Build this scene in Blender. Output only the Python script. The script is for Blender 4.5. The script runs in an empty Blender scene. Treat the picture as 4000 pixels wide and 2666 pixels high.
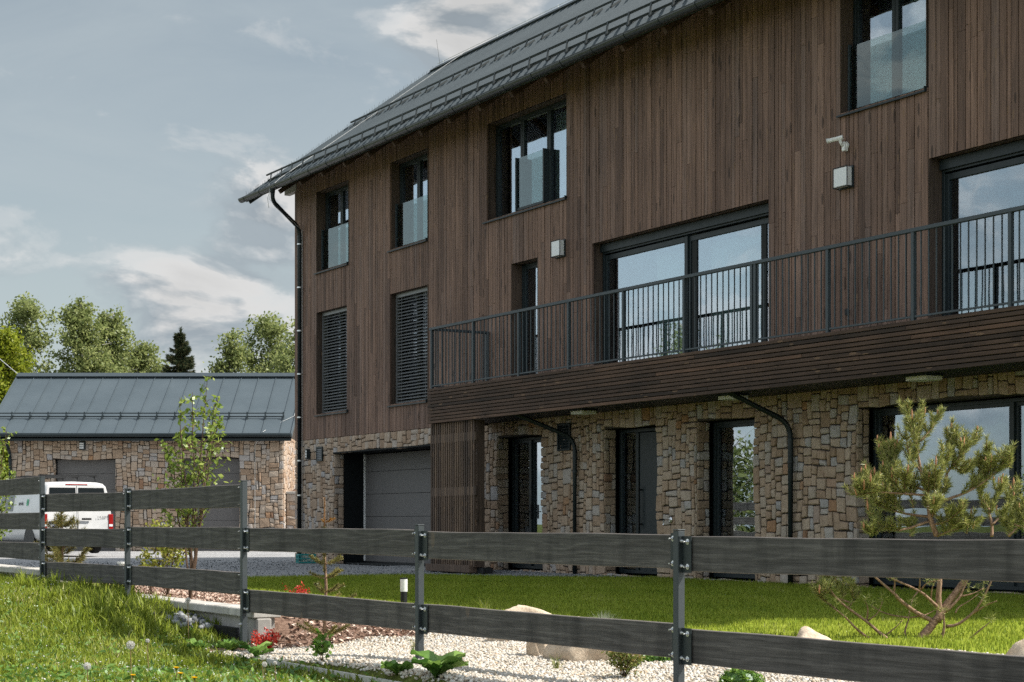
import bpy, math, random
import numpy as np
from mathutils import Vector, Matrix
R = math.radians
scene = bpy.context.scene
COL = scene.collection
rng = np.random.default_rng(7)
random.seed(7)

# ------------------------------------------------------------------ site frame
# the camera stands at the origin (0,0,CZ) looking along +Y; the house front runs along U, N points from the camera into the house
F, CX, HY, CZ, XV = 4000.0, 1176.5, 1200.0, 0.85, -1170.0
_L = math.hypot(F, CX - XV)
N0, N1 = F / _L, (CX - XV) / _L
U0, U1 = N1, -N0
ANG = math.atan2(U1, U0)
Q0 = 16.21
def tq(px, py, q):
    s = (px - XV) * N0 / q
    Z = F / s; X = (px - CX) / s
    return U0 * X + U1 * Z, CZ + (HY - py) / s
T0 = tq(681, 0, Q0)[0]
def HX(px, q=Q0): return tq(px, 0, q)[0] - T0
def HZ(px, py, q=Q0): return tq(px, py, q)[1]
def world(t, q, z=0.0): return Vector((q * N0 + t * U0, q * N1 + t * U1, z))
def to_tq(x, y): return U0 * x + U1 * y, N0 * x + N1 * y
def G(px, py, z=-0.08):
    s = (py - HY) / (CZ - z)
    q = (px - XV) * N0 / s
    return tq(px, py, q)[0], q
def WS(px, py, s): return Vector(((px - CX) / s, F / s, CZ + (HY - py) / s))

# ------------------------------------------------------------------ mesh helpers
class MB:
    def __init__(self): self.v = []; self.f = []; self.c = []; self.g = []
    def mark(self): self.g.append((len(self.v), len(self.f)))
    def add(self, vs, fs, col=(0.5, 0.5, 0.5)):
        o = len(self.v); self.v.extend([tuple(p) for p in vs])
        for f in fs: self.f.append(tuple(i + o for i in f)); self.c.append(col)
    def box(self, x0, x1, y0, y1, z0, z1, col=(0.5, 0.5, 0.5)):
        self.add([(x0,y0,z0),(x1,y0,z0),(x1,y1,z0),(x0,y1,z0),(x0,y0,z1),(x1,y0,z1),(x1,y1,z1),(x0,y1,z1)],
                 [(3,2,1,0),(4,5,6,7),(0,1,5,4),(1,2,6,5),(2,3,7,6),(3,0,4,7)], col)
    def bbox(self, x0, x1, y0, y1, z0, z1, b=0.004, col=(0.5,0.5,0.5)):   # box with all edges chamfered
        xs, ys, zs = (x0, x1), (y0, y1), (z0, z1)
        vs = []; idx = {}
        for i in (0, 1):
            for j in (0, 1):
                for k in (0, 1):
                    sx, sy, sz = (1 if i == 0 else -1), (1 if j == 0 else -1), (1 if k == 0 else -1)
                    for a in range(3):
                        p = [xs[i] + sx*b, ys[j] + sy*b, zs[k] + sz*b]
                        p[a] = (xs[i], ys[j], zs[k])[a]
                        idx[(i,j,k,a)] = len(vs); vs.append(p)
        fs = []
        for i in (0,1): fs.append([idx[(i,0,0,0)], idx[(i,1,0,0)], idx[(i,1,1,0)], idx[(i,0,1,0)]])
        for j in (0,1): fs.append([idx[(0,j,0,1)], idx[(1,j,0,1)], idx[(1,j,1,1)], idx[(0,j,1,1)]])
        for k in (0,1): fs.append([idx[(0,0,k,2)], idx[(1,0,k,2)], idx[(1,1,k,2)], idx[(0,1,k,2)]])
        for i in (0,1):
            for j in (0,1): fs.append([idx[(i,j,0,0)], idx[(i,j,1,0)], idx[(i,j,1,1)], idx[(i,j,0,1)]])
            for k in (0,1): fs.append([idx[(i,0,k,0)], idx[(i,1,k,0)], idx[(i,1,k,2)], idx[(i,0,k,2)]])
        for j in (0,1):
            for k in (0,1): fs.append([idx[(0,j,k,1)], idx[(1,j,k,1)], idx[(1,j,k,2)], idx[(0,j,k,2)]])
        for i in (0,1):
            for j in (0,1):
                for k in (0,1): fs.append([idx[(i,j,k,0)], idx[(i,j,k,1)], idx[(i,j,k,2)]])
        c = Vector(((x0+x1)/2, (y0+y1)/2, (z0+z1)/2)); out = []
        for f in fs:
            p = [Vector(vs[i]) for i in f]
            n = (p[1]-p[0]).cross(p[2]-p[0])
            m = sum(p, Vector())/len(p) - c
            out.append(f if n.dot(m) > 0 else f[::-1])
        self.add(vs, out, col)
    def beam(self, a, b, w, h, up=(0,0,1), col=(0.5,0.5,0.5)):
        a = Vector(a); b = Vector(b); d = (b - a).normalized(); up = Vector(up)
        s = d.cross(up)
        if s.length < 1e-5: s = d.cross(Vector((1,0,0)))
        s.normalize(); t = s.cross(d)
        vs = []
        for p in (a, b):
            for (i, j) in ((-1,-1),(1,-1),(1,1),(-1,1)): vs.append(p + s*(i*w/2) + t*(j*h/2))
        self.add(vs, [(3,2,1,0),(4,5,6,7),(0,1,5,4),(1,2,6,5),(2,3,7,6),(3,0,4,7)], col)
    def tube(self, path, r, seg=8, col=(0.5,0.5,0.5), cap=True):
        path = [Vector(p) for p in path]
        if not isinstance(r, (list, tuple)): r = [r]*len(path)
        vs = []; fs = []; ref = None
        for i, p in enumerate(path):
            if i == 0: d = path[1]-p
            elif i == len(path)-1: d = p-path[-2]
            else: d = (path[i+1]-p).normalized() + (p-path[i-1]).normalized()
            if d.length < 1e-9: d = Vector((0,0,1))
            d.normalize()
            if ref is None:
                ref = Vector((1,0,0)) if abs(d.x) < 0.8 else Vector((0,1,0))
            a = d.cross(ref)
            if a.length < 1e-4: a = d.cross(Vector((0.3,0.9,0.2)))
            a.normalize(); b = d.cross(a); ref = b.cross(d)
            for k in range(seg):
                th = 2*math.pi*k/seg
                vs.append(p + a*(math.cos(th)*r[i]) + b*(math.sin(th)*r[i]))
        for i in range(len(path)-1):
            for k in range(seg):
                k2 = (k+1) % seg
                fs.append((i*seg+k, i*seg+k2, (i+1)*seg+k2, (i+1)*seg+k))
        if cap:
            fs.append(tuple(range(seg))[::-1]); fs.append(tuple((len(path)-1)*seg+k for k in range(seg)))
        self.add(vs, fs, col)
    def lathe(self, prof, c=(0,0,0), seg=16, col=(0.5,0.5,0.5)):
        vs = []; fs = []
        for (r, z) in prof:
            for k in range(seg):
                th = 2*math.pi*k/seg
                vs.append((c[0]+r*math.cos(th), c[1]+r*math.sin(th), c[2]+z))
        for i in range(len(prof)-1):
            for k in range(seg):
                k2 = (k+1) % seg
                fs.append((i*seg+k, i*seg+k2, (i+1)*seg+k2, (i+1)*seg+k))
        fs.append(tuple(range(seg))[::-1]); fs.append(tuple((len(prof)-1)*seg+k for k in range(seg)))
        self.add(vs, fs, col)
    def build(self, name, m, parent=None, smooth=False, loc=None):
        me = bpy.data.meshes.new(name)
        me.from_pydata(self.v, [], self.f); me.update()
        at = me.attributes.new('tint', 'FLOAT_COLOR', 'FACE')
        buf = np.ones((len(self.f), 4), dtype=np.float32)
        if self.f: buf[:, :3] = np.array(self.c, dtype=np.float32)
        at.data.foreach_set('color', buf.ravel())
        if smooth: me.polygons.foreach_set('use_smooth', [True]*len(me.polygons))
        return link(name, me, m, parent, loc)
def build_each(mb, name, m, parent=None, smooth=False):
    out = []; g = mb.g + [(len(mb.v), len(mb.f))]
    for (v0, f0), (v1, f1) in zip(g, g[1:]):
        if f1 == f0: continue
        s = MB(); s.v = mb.v[v0:v1]; s.f = [tuple(i-v0 for i in f) for f in mb.f[f0:f1]]; s.c = mb.c[f0:f1]
        out.append(s.build(name, m, parent, smooth))
    return out
def link(name, me, m, parent=None, loc=None):
    if m is not None: me.materials.append(m)
    o = bpy.data.objects.new(name, me); COL.objects.link(o)
    if parent is not None: o.parent = parent
    if loc is not None: o.location = loc
    return o
def np_mesh(name, V, Fc, m, parent=None, tint=None, smooth=False, loc=None):
    V = np.asarray(V, dtype=np.float32); Fc = np.asarray(Fc, dtype=np.int32)
    me = bpy.data.meshes.new(name); k = Fc.shape[1]
    me.vertices.add(len(V)); me.vertices.foreach_set('co', V.ravel())
    me.loops.add(Fc.size); me.loops.foreach_set('vertex_index', Fc.ravel())
    me.polygons.add(len(Fc)); me.polygons.foreach_set('loop_start', np.arange(len(Fc), dtype=np.int32)*k)
    me.update(calc_edges=True)
    if tint is not None:
        at = me.attributes.new('tint', 'FLOAT_COLOR', 'FACE')
        buf = np.ones((len(Fc), 4), dtype=np.float32); buf[:, :3] = tint
        at.data.foreach_set('color', buf.ravel())
    if smooth: me.polygons.foreach_set('use_smooth', np.ones(len(Fc), dtype=bool))
    return link(name, me, m, parent, loc)
def thing(name, label, cat, loc=(0,0,0), rz=0.0, group=None):
    o = bpy.data.objects.new(name, None); COL.objects.link(o)
    o.location = loc; o.rotation_euler = (0, 0, rz)
    return tag(o, label, cat, group)
def tag(o, label=None, cat=None, group=None, kind=None):
    if label: o['label'] = label
    if cat: o['category'] = cat
    if group: o['group'] = group
    if kind: o['kind'] = kind
    return o

# ------------------------------------------------------------------ material helpers
def newmat(name):
    m = bpy.data.materials.new(name); m.use_nodes = True
    m.node_tree.nodes.clear(); return m, m.node_tree
def nd(nt, typ, ins=None, out=0, **props):
    n = nt.nodes.new(typ)
    for k, v in props.items(): setattr(n, k, v)
    for k, v in (ins or {}).items():
        s = n.inputs[k]
        if isinstance(v, bpy.types.NodeSocket): nt.links.new(v, s)
        else: s.default_value = v
    return n.outputs[out]
def math_(nt, op, a, b=0.0, c=None, clamp=False):
    ins = {0: a, 1: b}
    if c is not None: ins[2] = c
    return nd(nt, 'ShaderNodeMath', ins, operation=op, use_clamp=clamp)
def mixc(nt, fac, a, b, mode='MIX'):
    n = nt.nodes.new('ShaderNodeMix'); n.data_type = 'RGBA'; n.blend_type = mode; n.clamp_factor = True
    for s, v in ((n.inputs[0], fac), (n.inputs[6], a), (n.inputs[7], b)):
        if isinstance(v, bpy.types.NodeSocket): nt.links.new(v, s)
        else: s.default_value = v if not isinstance(v, tuple) or len(v) == 4 else (*v, 1)
    return n.outputs[2]
def ramp(nt, fac, stops, interp='LINEAR'):
    n = nt.nodes.new('ShaderNodeValToRGB'); cr = n.color_ramp; cr.interpolation = interp
    while len(cr.elements) > 1: cr.elements.remove(cr.elements[-1])
    cr.elements[0].position = stops[0][0]; cr.elements[0].color = (*stops[0][1], 1)
    for p, c in stops[1:]:
        e = cr.elements.new(p); e.color = (*c, 1)
    nt.links.new(fac, n.inputs[0]); return n.outputs[0]
def g3(v): return (v, v, v)
def coords(nt, scale=(1,1,1), kind='Object', rot=(0,0,0)):
    tc = nt.nodes.new('ShaderNodeTexCoord')
    return nd(nt, 'ShaderNodeMapping', {'Vector': tc.outputs[kind], 'Scale': scale, 'Rotation': rot})
def noise(nt, vec, scale, detail=4, rough=0.55, out=0, dist=0.0):
    return nd(nt, 'ShaderNodeTexNoise', {'Vector': vec, 'Scale': scale, 'Detail': detail, 'Roughness': rough, 'Distortion': dist}, out)
def voronoi(nt, vec, scale, out=0, feature='F1', rnd=1.0):
    return nd(nt, 'ShaderNodeTexVoronoi', {'Vector': vec, 'Scale': scale, 'Randomness': rnd}, out, feature=feature)
def tint(nt):
    n = nt.nodes.new('ShaderNodeAttribute'); n.attribute_name = 'tint'
    s = nt.nodes.new('ShaderNodeSeparateColor'); nt.links.new(n.outputs['Color'], s.inputs[0])
    return s.outputs
def bump(nt, h, strength=0.4, dist=0.01):
    return nd(nt, 'ShaderNodeBump', {'Height': h, 'Strength': strength, 'Distance': dist})
def surf(nt, color, rough=0.6, spec=0.3, metal=0.0, normal=None):
    b = nt.nodes.new('ShaderNodeBsdfPrincipled')
    for k, v in (('Base Color', color), ('Roughness', rough), ('Specular IOR Level', spec), ('Metallic', metal)):
        if isinstance(v, bpy.types.NodeSocket): nt.links.new(v, b.inputs[k])
        else: b.inputs[k].default_value = (*v, 1) if isinstance(v, tuple) and len(v) == 3 else v
    if normal is not None: nt.links.new(normal, b.inputs['Normal'])
    o = nt.nodes.new('ShaderNodeOutputMaterial'); nt.links.new(b.outputs[0], o.inputs[0]); return b
def leafsurf(nt, color, trans=0.4, gloss=0.06, rough=0.4, up=0.0):
    gloss *= .3; ins = {'Color': color}
    if up:
        geo = nt.nodes.new('ShaderNodeNewGeometry')
        mixn = nd(nt, 'ShaderNodeMix', {0: up, 4: geo.outputs['Normal'], 5: (0,0,1)}, 1, data_type='VECTOR')
        ins['Normal'] = nd(nt, 'ShaderNodeVectorMath', {0: mixn}, operation='NORMALIZE')
    d = nd(nt, 'ShaderNodeBsdfDiffuse', ins)
    t = nd(nt, 'ShaderNodeBsdfTranslucent', {'Color': color})
    m = nd(nt, 'ShaderNodeMixShader', {0: trans, 1: d, 2: t})
    g = nd(nt, 'ShaderNodeBsdfGlossy', {'Color': (0.9,0.95,1,1), 'Roughness': rough})
    m = nd(nt, 'ShaderNodeMixShader', {0: gloss, 1: m, 2: g})
    o = nt.nodes.new('ShaderNodeOutputMaterial'); nt.links.new(m, o.inputs[0])

def plain(name, col, rough=0.6, spec=0.3, metal=0.0, var=0.12, scale=9.0, bmp=0.0):
    m, nt = newmat(name); co = coords(nt)
    n = noise(nt, co, scale, 5)
    c = mixc(nt, 1.0, (*col, 1), ramp(nt, n, [(0.25, g3(1-var)), (0.75, g3(1+var))]), 'MULTIPLY')
    nm = bump(nt, noise(nt, co, scale*14, 3), bmp, 0.004) if bmp else None
    r = math_(nt, 'MULTIPLY_ADD', n, 0.2, rough-0.1)
    surf(nt, c, r, spec, metal, nm); return m

def wood(name, stops, axis='z', grain=0.5, knots=True, rough=0.75):
    m, nt = newmat(name)
    sc = {'z': (26, 26, 1.3), 'x': (1.3, 26, 26)}[axis]
    t = tint(nt)
    off = nd(nt, 'ShaderNodeCombineXYZ', {0: math_(nt,'MULTIPLY',t[0],37.0), 1: math_(nt,'MULTIPLY',t[1],53.0), 2: math_(nt,'MULTIPLY',t[2],71.0)})
    co = nd(nt, 'ShaderNodeVectorMath', {0: coords(nt, sc), 1: off}, operation='ADD')
    gr = noise(nt, co, 1.0, 7, 0.65, dist=0.6)
    base = ramp(nt, t[0], stops)
    c = mixc(nt, 1.0, base, ramp(nt, gr, [(0.28, g3(1-grain)), (0.5, g3(1.0)), (0.74, g3(1+grain*0.9))]), 'MULTIPLY')
    fade = noise(nt, coords(nt, (0.9,0.9,0.35)), 1.0, 3)
    c = mixc(nt, 1.0, c, ramp(nt, fade, [(0.3, (0.78,0.78,0.80)), (0.7, (1.16,1.13,1.10))]), 'MULTIPLY')
    if knots:
        kc = nd(nt, 'ShaderNodeVectorMath', {0: coords(nt, (11,11,2.6) if axis=='z' else (2.6,11,11)), 1: off}, operation='ADD')
        k = voronoi(nt, kc, 1.0); kr = voronoi(nt, kc, 1.0, 1)
        sel = nd(nt, 'ShaderNodeSeparateColor', {0: kr}, 0)
        a = math_(nt, 'MULTIPLY', math_(nt, 'LESS_THAN', k, 0.17), math_(nt, 'GREATER_THAN', sel, 0.62))
        c = mixc(nt, math_(nt, 'MULTIPLY', a, 0.55), c, (0.20, 0.125, 0.075, 1))
        b2 = math_(nt, 'MULTIPLY', math_(nt, 'LESS_THAN', k, 0.25), math_(nt, 'LESS_THAN', sel, 0.16))
        c = mixc(nt, math_(nt, 'MULTIPLY', b2, 0.6), c, (0.018, 0.013, 0.011, 1))
    surf(nt, c, rough, 0.25, 0, bump(nt, gr, 0.35, 0.004)); return m

def stonemat(name, mul=1.0):
    m, nt = newmat(name); t = tint(nt); co = coords(nt)
    base = ramp(nt, t[0], [(0.0,(0.2989,0.2220,0.1586)),(0.18,(0.3477,0.2660,0.1928)),(0.40,(0.3843,0.3050,0.2294)),(0.60,(0.4209,0.3501,0.2745)),
                           (0.78,(0.3843,0.3355,0.2782)),(0.90,(0.3965,0.3782,0.3538)),(0.972,(0.3355,0.3392,0.3440)),(0.986,(0.3538,0.2135,0.1159)),(1.0,(0.2440,0.1525,0.1037))])
    n = noise(nt, co, 9, 6, 0.65); n2 = noise(nt, co, 75, 4, 0.7); n3 = noise(nt, co, 2.2, 3)
    c = mixc(nt, 1.0, base, ramp(nt, n, [(0.28,(0.80,0.785,0.765)),(0.72,(1.17,1.17,1.165))]), 'MULTIPLY')
    c = mixc(nt, 1.0, c, ramp(nt, n2, [(0.3,g3(0.72)),(0.72,g3(1.25))]), 'MULTIPLY')
    rust = math_(nt, 'MULTIPLY', ramp(nt, noise(nt, co, 3.7, 4), [(0.56,g3(0)),(0.68,g3(1))]), 0.22)
    c = mixc(nt, rust, c, (0.21*mul,0.115*mul,0.055*mul,1))
    c = mixc(nt, 1.0, c, (mul*.93,mul*0.885,mul*0.885,1), 'MULTIPLY')
    h = math_(nt, 'ADD', math_(nt,'MULTIPLY',n,0.9), math_(nt,'MULTIPLY',n2,0.35))
    surf(nt, c, 0.85, 0.2, 0, bump(nt, h, 0.8, 0.012)); return m

def glassmat(name, refl=0.42, tintc=(0.82,0.9,1.0), k=.88):
    m, nt = newmat(name)
    lw = nd(nt, 'ShaderNodeLayerWeight', {'Blend': 0.5}, 1)
    fac = math_(nt, 'MULTIPLY_ADD', math_(nt,'POWER',lw,1.35), k, refl, clamp=True)
    wob = bump(nt, noise(nt, coords(nt), .9, 2), 0.035, 0.06)
    g = nd(nt, 'ShaderNodeBsdfGlossy', {'Color': (*tintc,1), 'Roughness': 0.0, 'Normal': wob})
    t = nd(nt, 'ShaderNodeBsdfTransparent', {'Color': (0.62,0.70,0.69,1)})
    mx = nd(nt, 'ShaderNodeMixShader', {0: fac, 1: t, 2: g})
    o = nt.nodes.new('ShaderNodeOutputMaterial'); nt.links.new(mx, o.inputs[0]); return m

def leafmat(name, stops, trans=0.4, gloss=0.05, up=0.0):
    m, nt = newmat(name); t = tint(nt)
    leafsurf(nt, ramp(nt, t[0], stops), trans, gloss, .4, up); return m

def barkmat(name, a, b, scale=(14,14,4)):
    m, nt = newmat(name); n = noise(nt, coords(nt, scale), 2.0, 6, 0.7)
    surf(nt, ramp(nt, n, [(0.32,a),(0.68,b)]), 0.9, 0.15, 0, bump(nt, n, 0.7, 0.01)); return m

M = {}
M['clad'] = wood('brown_wood_cladding', [(0.0,(0.1047,0.0665,0.0518)),(0.16,(0.1361,0.0864,0.0662)),(0.45,(0.1708,0.1075,0.0812)),(0.72,(0.1918,0.1206,0.0907)),(0.88,(0.1569,0.1086,0.0900)),(1.0,(0.2197,0.1391,0.1044))])
M['fascia'] = wood('dark_slat_wood', [(0.0,(0.0358,0.0238,0.0176)),(0.4,(0.0672,0.0423,0.0301)),(0.8,(0.0954,0.0578,0.0395)),(1.0,(0.1410,0.0774,0.0498))], 'x')
M['screenwood'] = wood('screen_wood', [(0.0,(0.0583,0.0418,0.0328)),(0.5,(0.0972,0.0673,0.0503)),(1.0,(0.1409,0.0970,0.0678))])
M['stone'] = stonemat('granite_blocks', 1.0)
M['stone2'] = stonemat('granite_blocks_warm', 1.1)
M['mortar'] = plain('dark_joint', (0.060,0.052,0.045), 0.95, 0.05)
M['dark'] = plain('dark_interior', (0.035,0.037,0.037), 0.9, 0.1)
M['reveal'] = wood('reveal_wood', [(0.0,(0.0585,0.0429,0.0338)),(1.0,(0.0975,0.0676,0.0520))])
M['anth'] = plain('anthracite_metal', (0.013,0.020,0.023), 0.45, 0.30, 0.0, 0.08)
M['rail'] = plain('railing_metal', (0.038,0.050,0.059), 0.5, 0.35, 0.0, 0.1)
M['lining'] = plain('dark_lining_panel', (0.008,0.010,0.011), 0.7, 0.12)
M['gdoor'] = plain('garage_door_sheet', (0.122,0.116,0.114), 0.6, 0.2, 0.0, 0.07, 3, 0.05)
M['white'] = plain('white_enamel', (0.72,0.72,0.71), 0.4, 0.4, 0, 0.04)
M['guttermetal'] = plain('gutter_metal', (0.020,0.027,0.031), 0.38, 0.5, 0.0, 0.08)
M['opal'] = plain('opal_lamp_glass', (0.66,0.67,0.68), 0.35, 0.4, 0, 0.03)
M['zinc'] = plain('zinc_bolt', (0.62,0.63,0.64), 0.32, 0.5, 0.85, 0.1)
M['wire'] = plain('aluminium_wire', (0.55,0.55,0.54), 0.45, 0.4, 0.6, 0.1)
M['purlin'] = plain('grey_purlin', (0.33,0.31,0.29), 0.8, 0.2)
M['concrete'] = plain('concrete', (0.31,0.295,0.275), 0.9, 0.15, 0, 0.28, 5, 0.3)
M['coping'] = plain('concrete_coping', (0.40,0.385,0.36), 0.9, 0.15, 0, 0.25, 6, 0.3)
M['glass'] = glassmat('window_glass', .03)
M['glassrail'] = glassmat('railing_glass', 0.0, (0.84,0.90,0.91), .30)
M['curtain'] = plain('white_curtain', (0.62,0.62,0.60), .9, .1)
M['blind'] = plain('blind_slat', (0.155,0.16,0.165), 0.4, 0.45, 0.2, 0.08)
M['black'] = plain('black_plastic', (0.014,0.015,0.016), 0.55, 0.3, 0, 0.2)
M['teal'] = plain('teal_plastic', (0.012,0.19,0.185), 0.45, 0.4, 0, 0.15)
M['deck'] = plain('deck_tile', (0.36,0.35,0.33), 0.8, 0.2)
M['chrome'] = plain('chrome', (0.62,0.62,0.64), 0.2, 0.5, 0.9, 0.05)

def roofmat():
    m, nt = newmat('standing_seam_metal'); co = coords(nt)
    n = noise(nt, co, 0.9, 5); n2 = noise(nt, co, 170, 2)
    c = ramp(nt, n, [(0.3,(0.054,0.072,0.085)),(0.7,(0.068,0.088,0.102))])
    c = mixc(nt, 1.0, c, ramp(nt, n2, [(0.3,g3(0.86)),(0.7,g3(1.14))]), 'MULTIPLY')
    surf(nt, c, 0.52, 0.42, 0.1, bump(nt, noise(nt, co, 2.5, 2), 0.10, 0.02)); return m
M['roof'] = roofmat()

def fencewood(name='fence_board_wood'):
    m, nt = newmat(name)
    oi = nt.nodes.new('ShaderNodeObjectInfo')
    off = nd(nt, 'ShaderNodeCombineXYZ', {0: math_(nt,'MULTIPLY',oi.outputs['Random'],41.0), 2: math_(nt,'MULTIPLY',oi.outputs['Random'],77.0)})
    co = nd(nt, 'ShaderNodeVectorMath', {0: coords(nt, (1,1,1)), 1: off}, operation='ADD')
    def sc(s): return nd(nt, 'ShaderNodeMapping', {'Vector': co, 'Scale': s})
    # growth rings: bands of z bent by knots
    kv = sc((1.5, 3, 5.0))
    kd = voronoi(nt, kv, 1.0); kcol = voronoi(nt, kv, 1.0, 1)
    ksel = nd(nt, 'ShaderNodeSeparateColor', {0: kcol}, 0)
    bend = math_(nt, 'MULTIPLY', math_(nt,'POWER', 2.718, math_(nt,'MULTIPLY',kd,-6.0)), 0.9)
    z = nd(nt, 'ShaderNodeSeparateXYZ', {0: sc((0.6,1,105))}, 2)
    wv = math_(nt, 'SINE', math_(nt,'ADD', math_(nt,'ADD', z, math_(nt,'MULTIPLY',bend,9.0)), math_(nt,'MULTIPLY', noise(nt, sc((1.1,4,6)), 1.0, 3), 22.0)))
    fine = noise(nt, sc((3,60,110)), 1.0, 4, 0.7)
    cloud = noise(nt, sc((1.3,2,5.5)), 1.0, 5, 0.6)
    c = ramp(nt, cloud, [(0.25,(0.066,0.061,0.057)),(0.52,(0.090,0.084,0.077)),(0.80,(0.116,0.107,0.096))])
    c = mixc(nt, 1.0, c, ramp(nt, wv, [(0.0,g3(0.84)),(0.6,g3(1.0)),(1.0,g3(1.15))]), 'MULTIPLY')
    c = mixc(nt, 1.0, c, ramp(nt, fine, [(0.3,g3(0.55)),(0.7,g3(1.45))]), 'MULTIPLY')
    blot = math_(nt,'MULTIPLY', ramp(nt, noise(nt, sc((5.5,2,1.1)), 1.0, 3, 0.5), [(0.50,g3(0)),(0.76,g3(1))]), 0.66)
    c = mixc(nt, blot, c, (0.013,0.013,0.013,1))
    knot = math_(nt,'MULTIPLY', math_(nt,'LESS_THAN',kd,math_(nt,'MULTIPLY',ksel,.075)), math_(nt,'GREATER_THAN',ksel,0.3))
    c = mixc(nt, math_(nt,'MULTIPLY',knot,0.75), c, (0.016,0.014,0.012,1))
    streak = math_(nt,'MULTIPLY', math_(nt,'LESS_THAN', voronoi(nt, sc((2.6,3,1.1)), 1.0), 0.07), 0.45)
    c = mixc(nt, streak, c, (0.16,0.12,0.085,1))
    # top and bottom edges are mixed towards a paler grey-brown
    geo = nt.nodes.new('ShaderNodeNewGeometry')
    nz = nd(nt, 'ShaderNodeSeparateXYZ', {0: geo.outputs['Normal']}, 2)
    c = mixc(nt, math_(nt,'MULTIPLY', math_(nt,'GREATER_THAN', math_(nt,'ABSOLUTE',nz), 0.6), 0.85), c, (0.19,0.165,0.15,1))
    surf(nt, c, 0.78, 0.25, 0, bump(nt, math_(nt,'ADD',math_(nt,'MULTIPLY',wv,0.3),fine), 0.35, 0.003)); return m
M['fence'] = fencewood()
M['post'] = plain('post_steel', (0.044,0.053,0.057), 0.5, 0.4, 0.1, 0.12)
M['bracket'] = plain('bracket_steel', (0.020,0.027,0.028), 0.5, 0.4, 0.1, 0.15)
# ------------------------------------------------------------------ stone packing
def pack(w, h, holes, cell=0.046, seed=1, big=0.10):
    r = random.Random(seed); nx = max(1, round(w/cell)); nz = max(1, round(h/cell))
    occ = [[False]*nz for _ in range(nx)]
    for (a, b, c, d) in holes:
        for i in range(max(0, round(a/cell)), min(nx, round(b/cell))):
            for k in range(max(0, round(c/cell)), min(nz, round(d/cell))): occ[i][k] = True
    out = []
    for k in range(nz):
        for i in range(nx):
            if occ[i][k]: continue
            q = r.random()
            if q < big: sw, sh = r.randint(4, 7), r.randint(4, 6)
            elif q < 0.62: sw, sh = r.randint(3, 5), r.randint(3, 4)
            elif q < 0.74: sw, sh = r.randint(2, 3), r.randint(3, 6)
            else: sw, sh = r.randint(3, 6), r.randint(2, 3)
            ww = 0
            while ww < sw and i+ww < nx and not occ[i+ww][k]: ww += 1
            if i+ww < nx and not occ[i+ww][k] and (i+ww+1 >= nx or occ[i+ww+1][k]): ww += 1
            hh = 0
            while hh < sh and k+hh < nz and all(not occ[i+a][k+hh] for a in range(ww)): hh += 1
            if k+hh < nz and all(not occ[i+a][k+hh] for a in range(ww)) and (k+hh+1 >= nz): hh += 1
            for a in range(ww):
                for b in range(hh): occ[i+a][k+b] = True
            out.append((i, i+ww, k, k+hh))
    return out, nx, nz
def stones(mb, w, h, holes, place, cell=0.046, seed=1, gap=0.0052, proud=0.03, edge_flat=True):
    """rough squared blocks; place(a,b,d) -> point for in-plane (a,b) and outward distance d"""
    rects, nx, nz = pack(w, h, holes, cell, seed)
    r = random.Random(seed*13+5); g = np.random.default_rng(seed)
    jx = g.uniform(-0.26, 0.26, (nx+1, nz+1))*cell; jz = g.uniform(-0.26, 0.26, (nx+1, nz+1))*cell
    ph = g.uniform(0, 6.28, 6)
    def P(i, k):
        x, z = i*cell, k*cell
        wx = 0.5*cell*math.sin(x*3.1+ph[0]+1.7*math.sin(z*2.3+ph[1])); wz = 0.55*cell*math.sin(x*2.2+ph[2]+1.3*math.sin(z*1.7+ph[3]))
        if i == 0 or i == nx: wx = 0
        if k == 0 or k == nz: wz = 0
        return x + jx[i,k]*(0 < i < nx) + wx, z + jz[i,k]*(0 < k < nz) + wz
    for (i0, i1, k0, k1) in rects:
        corners = [P(i0,k0), P(i1,k0), P(i1,k1), P(i0,k1)]
        cx = sum(c[0] for c in corners)/4; cz = sum(c[1] for c in corners)/4
        W_, H_ = (i1-i0)*cell, (k1-k0)*cell
        gp = gap + r.random()*0.003
        def inset(p, d):
            return (cx + (p[0]-cx)*(1-2*d/max(W_,0.04)), cz + (p[1]-cz)*(1-2*d/max(H_,0.04)))
        ring = []
        for a in range(4):
            p, q = corners[a], corners[(a+1)%4]
            cut = min(0.25, 0.016/max(0.03, math.hypot(q[0]-p[0], q[1]-p[1])))*(0.5+r.random())
            ring.append((p[0]+(q[0]-p[0])*cut, p[1]+(q[1]-p[1])*cut))
            m = 0.5 + r.uniform(-.12,.12); b = r.uniform(-0.006, 0.004)
            mx, mz = p[0]+(q[0]-p[0])*m, p[1]+(q[1]-p[1])*m
            l = math.hypot(mx-cx, mz-cz) or 1
            ring.append((mx+(mx-cx)/l*b, mz+(mz-cz)/l*b))
            ring.append((p[0]+(q[0]-p[0])*(1-cut), p[1]+(q[1]-p[1])*(1-cut)))
        n = len(ring); d = proud*(0.5 + r.random()*0.75)
        vs = [place(*inset(p, gp), -0.02) for p in ring]
        vs += [place(*inset(p, gp), d*0.62+r.uniform(-.003,.003)) for p in ring]
        vs += [place(*inset(p, gp+0.011), d+r.uniform(-.004,.004)) for p in ring]
        vs.append(place(cx, cz, d+0.006+r.uniform(-.006,.008)))
        fs = []
        for a in range(n):
            b = (a+1) % n
            fs += [(a,b,n+b,n+a), (n+a,n+b,2*n+b,2*n+a), (2*n+a,2*n+b,3*n)]
        mb.add(vs, fs, (r.random(), r.random(), r.random()))

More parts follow.
